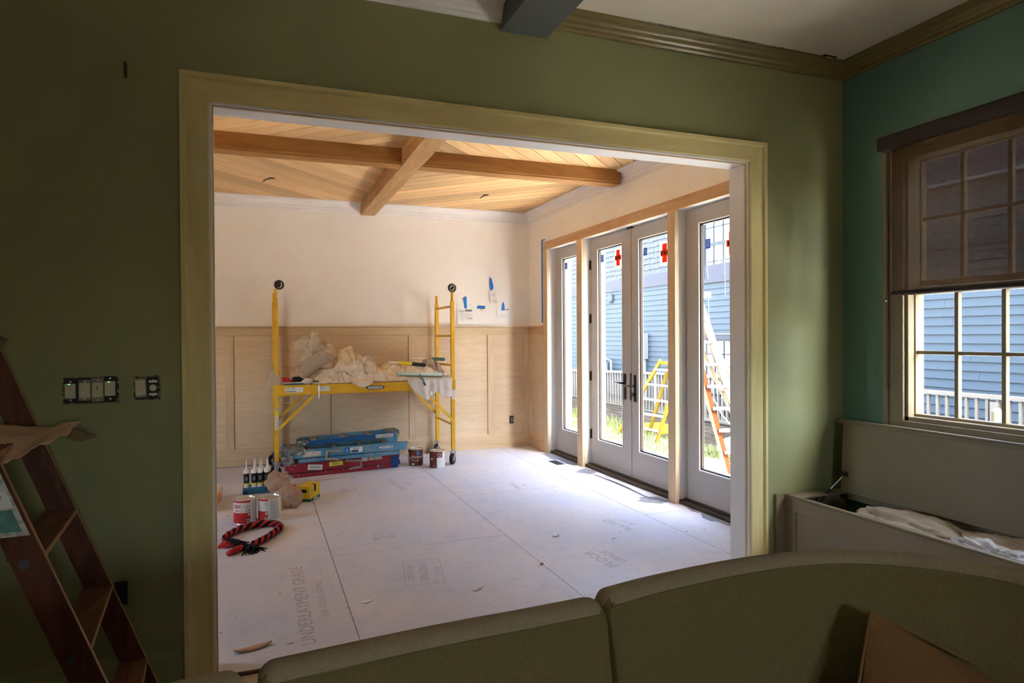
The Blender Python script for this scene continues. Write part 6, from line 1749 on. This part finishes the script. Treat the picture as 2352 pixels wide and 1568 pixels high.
# grass blades
def grass(x0, x1, y0, y1, n_, h, label, seed):
    rnd = random.Random(seed); b = MB()
    for k in range(n_):
        x = rnd.uniform(x0, x1); y = rnd.uniform(y0, y1); a = rnd.uniform(0, pi); hh = h*rnd.uniform(0.4, 1.2); w = 0.006; dx, dy = cos(a)*w, sin(a)*w
        lx, ly = rnd.uniform(-0.4, 0.4)*hh, rnd.uniform(-0.4, 0.4)*hh
        o_ = len(b.v); b.v += [(x-dx, y-dy, GZ), (x+dx, y+dy, GZ), (x+lx*0.4+dx*0.7, y+ly*0.4+dy*0.7, GZ+hh*0.6), (x+lx*0.4-dx*0.7, y+ly*0.4-dy*0.7, GZ+hh*0.6), (x+lx, y+ly, GZ+hh)]
        b.f += [(o_, o_+1, o_+2, o_+3), (o_+3, o_+2, o_+4)]
    b.build('grass', 'grass', kind='stuff', label=label, cat='grass')
grass(5.75, 6.75, 8.1, 15.0, 6500, 0.10, 'short sunlit grass outside behind the double doors', 1)
grass(6.3, 6.8, 7.2, 8.3, 900, 0.16, 'taller grass tuft beside the tall stepladder outside', 2)
grass(6.6, 6.9, 10.5, 14.5, 900, 0.20, 'taller grass along the edge of the dark bed', 4)

# neighbour's house
HX = 10.5
house = empty('neighbour_house', (HX+2, 10, GZ), 'slate blue clapboard house beyond the white railing', 'house')
HY0, HY1 = -6, 26
MB().box(HX+0.03, HX+6, HY0, HY1, GZ, 7.0).build('house_wall', 'siding', house)
MB().box(HX-0.02, HX+0.03, HY0, HY1, GZ, -0.02).build('foundation', 'found', house)
b = MB(); b.prism([(HX-0.5, 6.9), (HX+3, 9.2), (HX+6.5, 6.9), (HX+6.5, 7.05), (HX+3, 9.4), (HX-0.5, 7.05)], HY0, HY1, 'Y'); b.build('roof', 'roof', house)
wu = (11.95, 13.72, 2.84, 4.75); wlw = (12.66, 14.0, -0.05, 1.34)
z = -0.02; exp_ = 0.145; i = 0
board_prof = lambda z_: [(HX+0.03, z_), (HX-0.006, z_), (HX+0.020, z_+exp_+0.01), (HX+0.03, z_+exp_+0.01)]
while z < 2.78:
    # split where the lower window interrupts
    if z+exp_ > wlw[2]-0.1 and z < wlw[3]+0.18:
        spans = [(HY0, wlw[0]-0.14), (wlw[1]+0.14, HY1)]
    else:
        spans = [(HY0, HY1)]
    for a, c in spans:
        j = a
        k = a+4.0+((i*1.37) % 2.6)
        while j < c:
            e = min(k, c)
            MB().prism(board_prof(z), j+0.002, e-0.002, 'Y').build('siding_board', 'siding', house)
            j = e; k = e+3.66
    z += exp_; i += 1
MB().box(HX-0.025, HX+0.03, 11.2, HY1, 2.83, 3.18).build('belly_band', 'band', house)
MB().box(HX-0.030, HX+0.03, HY0, 11.2, 2.83, 2.95).build('belly_band', 'band', house)
# upper part on the right: more boards behind the shade, with pale gutter line
zz = 2.95
while zz < 3.80:
    MB().prism(board_prof(zz), HY0, 11.2, 'Y').build('siding_board', 'siding', house); zz += exp_
MB().box(HX-0.12, HX-0.0, HY0, 10.9, 3.84, 3.89).build('gutter', 'conduit', house)
MB().box(HX-0.03, HX+0.03, HY0, 11.2, 3.90, 4.6).build('frieze_board', 'band', house)
MB().box(HX-0.03, HX+0.03, 11.1, 11.25, 2.95, 6.9).build('corner_board', 'band', house)
# shingles: individually where they show through the doors
rnd = random.Random(11); nsh = 0; extra = MB(); zz = 3.18; course = 0
def shingle_v(y0, y1, z_):
    return [(HX+0.03, z_), (HX-0.004-rnd.uniform(0, 0.004), z_), (HX+0.022, z_+0.165), (HX+0.03, z_+0.165)]
while zz < 6.8:
    y = 11.26+rnd.uniform(-0.1, 0); c_ = 0
    while y < HY1:
        w = rnd.uniform(0.13, 0.27); dz = rnd.choice((0, 0, 0.012, -0.012))
        if not (y+w > wu[0]-0.15 and y < wu[1]+0.15 and zz < wu[3]+0.15):
            if 15.6 < y < 20.2 and zz < 4.55 and nsh < 290:
                MB().prism(shingle_v(y, y+w, zz+dz), y+0.006, y+w-0.006, 'Y').build('shingle', 'siding_shingle', house); nsh += 1
            else:
                extra.prism(shingle_v(y, y+w, zz+dz), y+0.006, y+w-0.006, 'Y')
        y += w
    zz += 0.155; course += 1
extra.build('shingle_field', 'siding_shingle', house, kind='stuff')
def house_window(y0, y1, z0, z1, cols_, rows_split, zmeet=None):
    b = MB(); t = 0.11
    for (a, c, d, e) in ((y0-t, y0, z0-0.06, z1+t), (y1, y1+t, z0-0.06, z1+t), (y0, y1, z1, z1+t), (y0-t, y1+t, z0-0.10, z0)):
        b.box(HX-0.04, HX+0.02, a, c, d, e)
    w_ = b.build('window', 'band', house)
    b = MB(); s_ = 0.045
    for (a, c, d, e) in ((y0, y0+s_, z0, z1), (y1-s_, y1, z0, z1), (y0, y1, z0, z0+s_), (y0, y1, z1-s_, z1)): b.box(HX-0.02, HX+0.02, a, c, d, e)
    if zmeet: b.box(HX-0.026, HX+0.02, y0, y1, zmeet-0.04, zmeet+0.04)
    for k in range(1, cols_):
        yy = y0+(y1-y0)*k/cols_; b.box(HX-0.018, HX+0.015, yy-0.016, yy+0.016, z0, z1)
    for zz_ in rows_split: b.box(HX-0.018, HX+0.015, y0, y1, zz_-0.014, zz_+0.014)
    b.build('sash', 'win_frame', w_)
    zs_ = sorted([z0]+list(rows_split)+([zmeet] if zmeet else [])+[z1])
    for k in range(cols_):
        for d, e in zip(zs_[:-1], zs_[1:]):
            MB().box(HX-0.004, HX+0.004, y0+(y1-y0)*k/cols_+0.01, y0+(y1-y0)*(k+1)/cols_-0.01, d+0.01, e-0.01).build('pane', 'pane_far', w_)
house_window(wu[0], wu[1], wu[2], wu[3], 5, (3.26, 4.10, 4.46), 3.68)
house_window(wlw[0], wlw[1], wlw[2], wlw[3], 4, (0.34, 0.675, 0.975), None)
MB().box(HX-0.06, HX+0.02, 12.5, 14.16, 1.46, 1.475).build('drip_cap', 'ext_white', house)
# meter box, conduits, gas meter
mb_ = empty('meter_box', (HX-0.1, 16.6, 0.75), 'grey electric meter box on the blue house wall', 'meter')
MB().box(HX-0.16, HX-0.008, 16.30, 16.75, 0.76, 1.50).build('cabinet', 'conduit', mb_, bevel=0.01)
MB().box(HX-0.17, HX-0.161, 16.34, 16.71, 0.80, 1.46).build('cabinet_door', 'ext_white', mb_)
MB().tube([(HX-0.17, 16.60, 1.15), (HX-0.21, 16.60, 1.15)], 0.09, 16).build('meter_dial', 'glass', mb_)
for y_ in (16.62, 16.38):
    MB().tube([(HX-0.08, y_, 0.76), (HX-0.08, y_, GZ)], 0.055 if y_ > 16.5 else 0.04, 12).build('conduit', 'conduit', mb_)
gm = empty('gas_meter', (HX-0.15, 18.6, GZ), 'pale gas meter with pipes at the foot of the blue house', 'meter')
MB().box(HX-0.30, HX-0.10, 18.45, 18.80, 0.30, 0.60).build('meter_body', 'conduit', gm, bevel=0.03, segs=3)
b = MB(); b.tube([(HX-0.15, 18.2, GZ), (HX-0.15, 18.2, 0.66), (HX-0.15, 18.5, 0.70), (HX-0.15, 18.55, 0.60)], 0.035, 8); b.tube([(HX-0.2, 18.72, 0.6), (HX-0.2, 18.72, 0.72), (HX-0.2, 18.95, 0.70), (HX-0.2, 18.95, GZ)], 0.035, 8)
b.build('pipe', 'conduit', gm)
vt = empty('wall_vent', (HX, 18.42, 2.86), 'round bluish vent cover high on the blue house wall', 'vent')
MB().lathe([(0, 0), (0.14, 0), (0.15, 0.03), (0.10, 0.07), (0, 0.08)], (HX-0.02, 18.42, 2.62), 20, mtx=Matrix.Rotation(radians(-90), 3, 'Y')).build('vent_hood', 'siding', vt)
# white railing
rl_ = empty('white_railing', (8.85, 9, GZ), 'white wooden railing with thin balusters in front of the blue house', 'railing')
def railz(y): return 0.62 if y < 10.5 else 0.62-(y-10.5)*0.0285
segs_ = [(1.5, 5.66), (5.66, 9.5), (9.5, 13.4), (13.4, 17.3), (17.3, 21.2)]
for a, c in segs_:
    MB().bar((8.85, a, railz(a)), (8.85, c, railz(c)), 0.09, 0.05).build('top_rail', 'rail_white', rl_)
    MB().bar((8.85, a, railz(a)-0.92), (8.85, c, railz(c)-0.92), 0.05, 0.05).build('bottom_rail', 'rail_white', rl_)
    MB().box(8.80, 8.90, c-0.05, c+0.05, GZ, railz(c)-0.06 if c < 6 else railz(c)+0.02).build('post', 'rail_white', rl_)
bal = None; y = 1.6
bm_ = MB().box(-0.018, 0.018, -0.018, 0.018, -0.92, 0.0)
bal0 = bm_.build('baluster', 'rail_white', rl_); bal0.location = (8.85, y, railz(y)); y += 0.1345
while y < 21.1:
    o = bal0.copy(); COL.objects.link(o); o.location = (8.85, y, railz(y)); y += 0.1345
# low posts (stair newel) seen through the window
MB().tube([(8.3, 5.30, GZ), (8.3, 5.30, 0.50), (8.3, 5.30, 0.54)], [0.06, 0.055, 0.03], 12).build('timber_stake', 'fg_cream', label='thick pale stake in front of the railing, seen through the near window', cat='stake')
# porch column at far left outside
pc = empty('porch_column', (4.75, 9.7, GZ), 'white porch column and beam seen through the leftmost glass door', 'column')
MB().box(4.56, 4.68, 9.5, 9.62, GZ, 2.56).build('column', 'ext_white', pc)
MB().box(4.4, 6.8, 9.5, 9.62, 2.56, 2.95).build('beam', 'ext_white', pc) if False else MB().box(4.56, 4.68, 9.5, 13.5, 2.56, 2.90).build('beam', 'ext_white', pc)
MB().box(XO, 4.68, 9.44, 9.62, 2.56, 2.90).build('cross_beam', 'ext_white', pc)

# ---- tall stepladder outside (orange and cream fibreglass)
ol = empty('fibreglass_stepladder', (5.9, 7.2, GZ), 'tall orange and cream fibreglass stepladder on the patio outside the rightmost glass door', 'ladder')
Fo = Vector((5.811, 7.101, GZ)); To = Vector((5.12, 7.20, 2.0))
Fc = Vector((6.17, 7.00, GZ)); Tc = Vector((5.33, 7.16, 2.0))
# orange rail: web seen with cream front edge
dv = Vector((-0.08, 0.02, 0)).normalized()
MB().bar(Fo, To, 0.020, 0.095, up=(1, 0, 0)).build('rail', 'fg_orange', ol)
MB().bar(Fo+Vector((-0.050, -0.01, 0)), To+Vector((-0.050, -0.01, 0)), 0.050, 0.012, up=(1, 0, 0)).build('rail_flange', 'fg_cream', ol)
MB().bar(Fc, Tc, 0.030, 0.115, up=(1, 0, 0)).build('rail', 'fg_cream', ol)
N = 8
for k in range(1, N):
    t = k*0.292/2.4
    a = Fo.lerp(To, t); c = Fc.lerp(Tc, t)
    MB().bar(a+Vector((0, 0, 0)), c, 0.09, 0.035).build('step', 'alu', ol)
    MB().tube([c+Vector((0.0, -0.016, 0.0)), c+Vector((0.0, -0.024, 0))], 0.018, 10).build('bolt', 'brace', ol)
    lettering('M', 0.04, Matrix.Translation(a+Vector((0.0, -0.014, -0.10))) @ Matrix.Rotation(radians(90), 4, 'X'), 'ink', ol) if k < 3 else None
for a, c in ((Vector((6.9, 7.9, GZ)), Vector((5.28, 7.45, 1.9))), (Vector((7.15, 7.55, GZ)), Vector((5.36, 7.40, 1.9)))):
    MB().bar(a, c, 0.03, 0.05, up=(1, 0, 0)).build('rear_leg', 'fg_cream', ol)
for k in range(1, 6):
    t = k/6.5
    MB().bar(Vector((6.9, 7.9, GZ)).lerp(Vector((5.28, 7.45, 1.9)), t), Vector((7.15, 7.55, GZ)).lerp(Vector((5.36, 7.40, 1.9)), t), 0.03, 0.03).build('rear_bar', 'alu', ol)
MB().bar((5.06, 7.22, 1.965), (5.50, 7.20, 1.965), 0.28, 0.07).build('ladder_top', 'ext_white', ol)
MB().box(-0.045, 0.045, -0.02, 0.02, 0, 0.05, Matrix.Translation(Fo)).build('foot', 'fg_orange', ol)
pts = [Fo.lerp(To, 0.42)+Vector((0.06, -0.02, 0)), Vector((5.66, 7.06, 0.40)), Vector((5.76, 7.04, 0.28)), Fc.lerp(Tc, 0.26)+Vector((-0.06, -0.02, 0))]
MB().tube(pts, 0.006, 5).build('spreader_cord', 'ext_white', ol)
# label on the cream rail
c0 = Fc.lerp(Tc, 0.62)
b = MB(); b.bar(Fc.lerp(Tc, 0.56)+Vector((0, -0.018, 0)), Fc.lerp(Tc, 0.68)+Vector((0, -0.018, 0)), 0.002, 0.06, up=(1, 0, 0)); lbp = b.build('rail_label', 'label', ol)
b = MB(); b.bar(Fc.lerp(Tc, 0.565)+Vector((0, -0.020, 0)), Fc.lerp(Tc, 0.675)+Vector((0, -0.020, 0)), 0.002, 0.02, up=(1, 0, 0)); b.build('print_mark', 'grayink', lbp)

# ---- yellow ladder frames outside the double doors
yl = empty('yellow_stepladder', (6.4, 9.9, GZ), 'yellow fibreglass stepladder on the grass outside the double doors', 'ladder')
Ac, Aa = Vector((6.317, 9.587, GZ)), Vector((6.244, 10.76, GZ))
TopA, TopC = Vector((6.30, 9.41, 1.02)), Vector((6.32, 8.86, 1.02))
MB().bar(Aa, TopA, 0.03, 0.07, up=(0, 1, 0)).build('rail', 'fg_yellow', yl)
MB().bar(Ac, TopC, 0.03, 0.07, up=(0, 1, 0)).build('rail', 'fg_yellow', yl)
for k in range(1, 6):
    t = k*0.28/1.52-0.03
    MB().bar(Aa.lerp(TopA, t), Ac.lerp(TopC, t), 0.06, 0.035).build('rung', 'alu', yl)
MB().bar(Vector((6.75, 10.50, GZ)), Vector((6.42, 9.30, 1.02)), 0.03, 0.07, up=(0, 1, 0)).build('rear_rail', 'fg_yellow', yl)
MB().bar(Vector((6.90, 10.00, GZ)), Vector((6.44, 8.80, 1.02)), 0.03, 0.07, up=(0, 1, 0)).build('rear_rail', 'fg_yellow', yl)
MB().bar(Vector((6.36, 9.42, 0.98)), Vector((6.38, 8.85, 0.98)), 0.14, 0.05).build('ladder_top', 'fg_yellow', yl)
MB().box(7.0, 7.7, 10.45, 11.6, GZ+0.003, GZ+0.05).build('yellow_board', 'fg_yellow', label='yellow sheet lying on the ground behind the yellow stepladder', cat='board')
crumple('rubble_pile', (6.85, 8.2, GZ+0.08), (0.30, 0.28, 0.22), 'concrete', 6.6, 'pale rubble pile behind the tall stepladder outside', 'rubble', 0.5, 50, 30, flat=GZ)
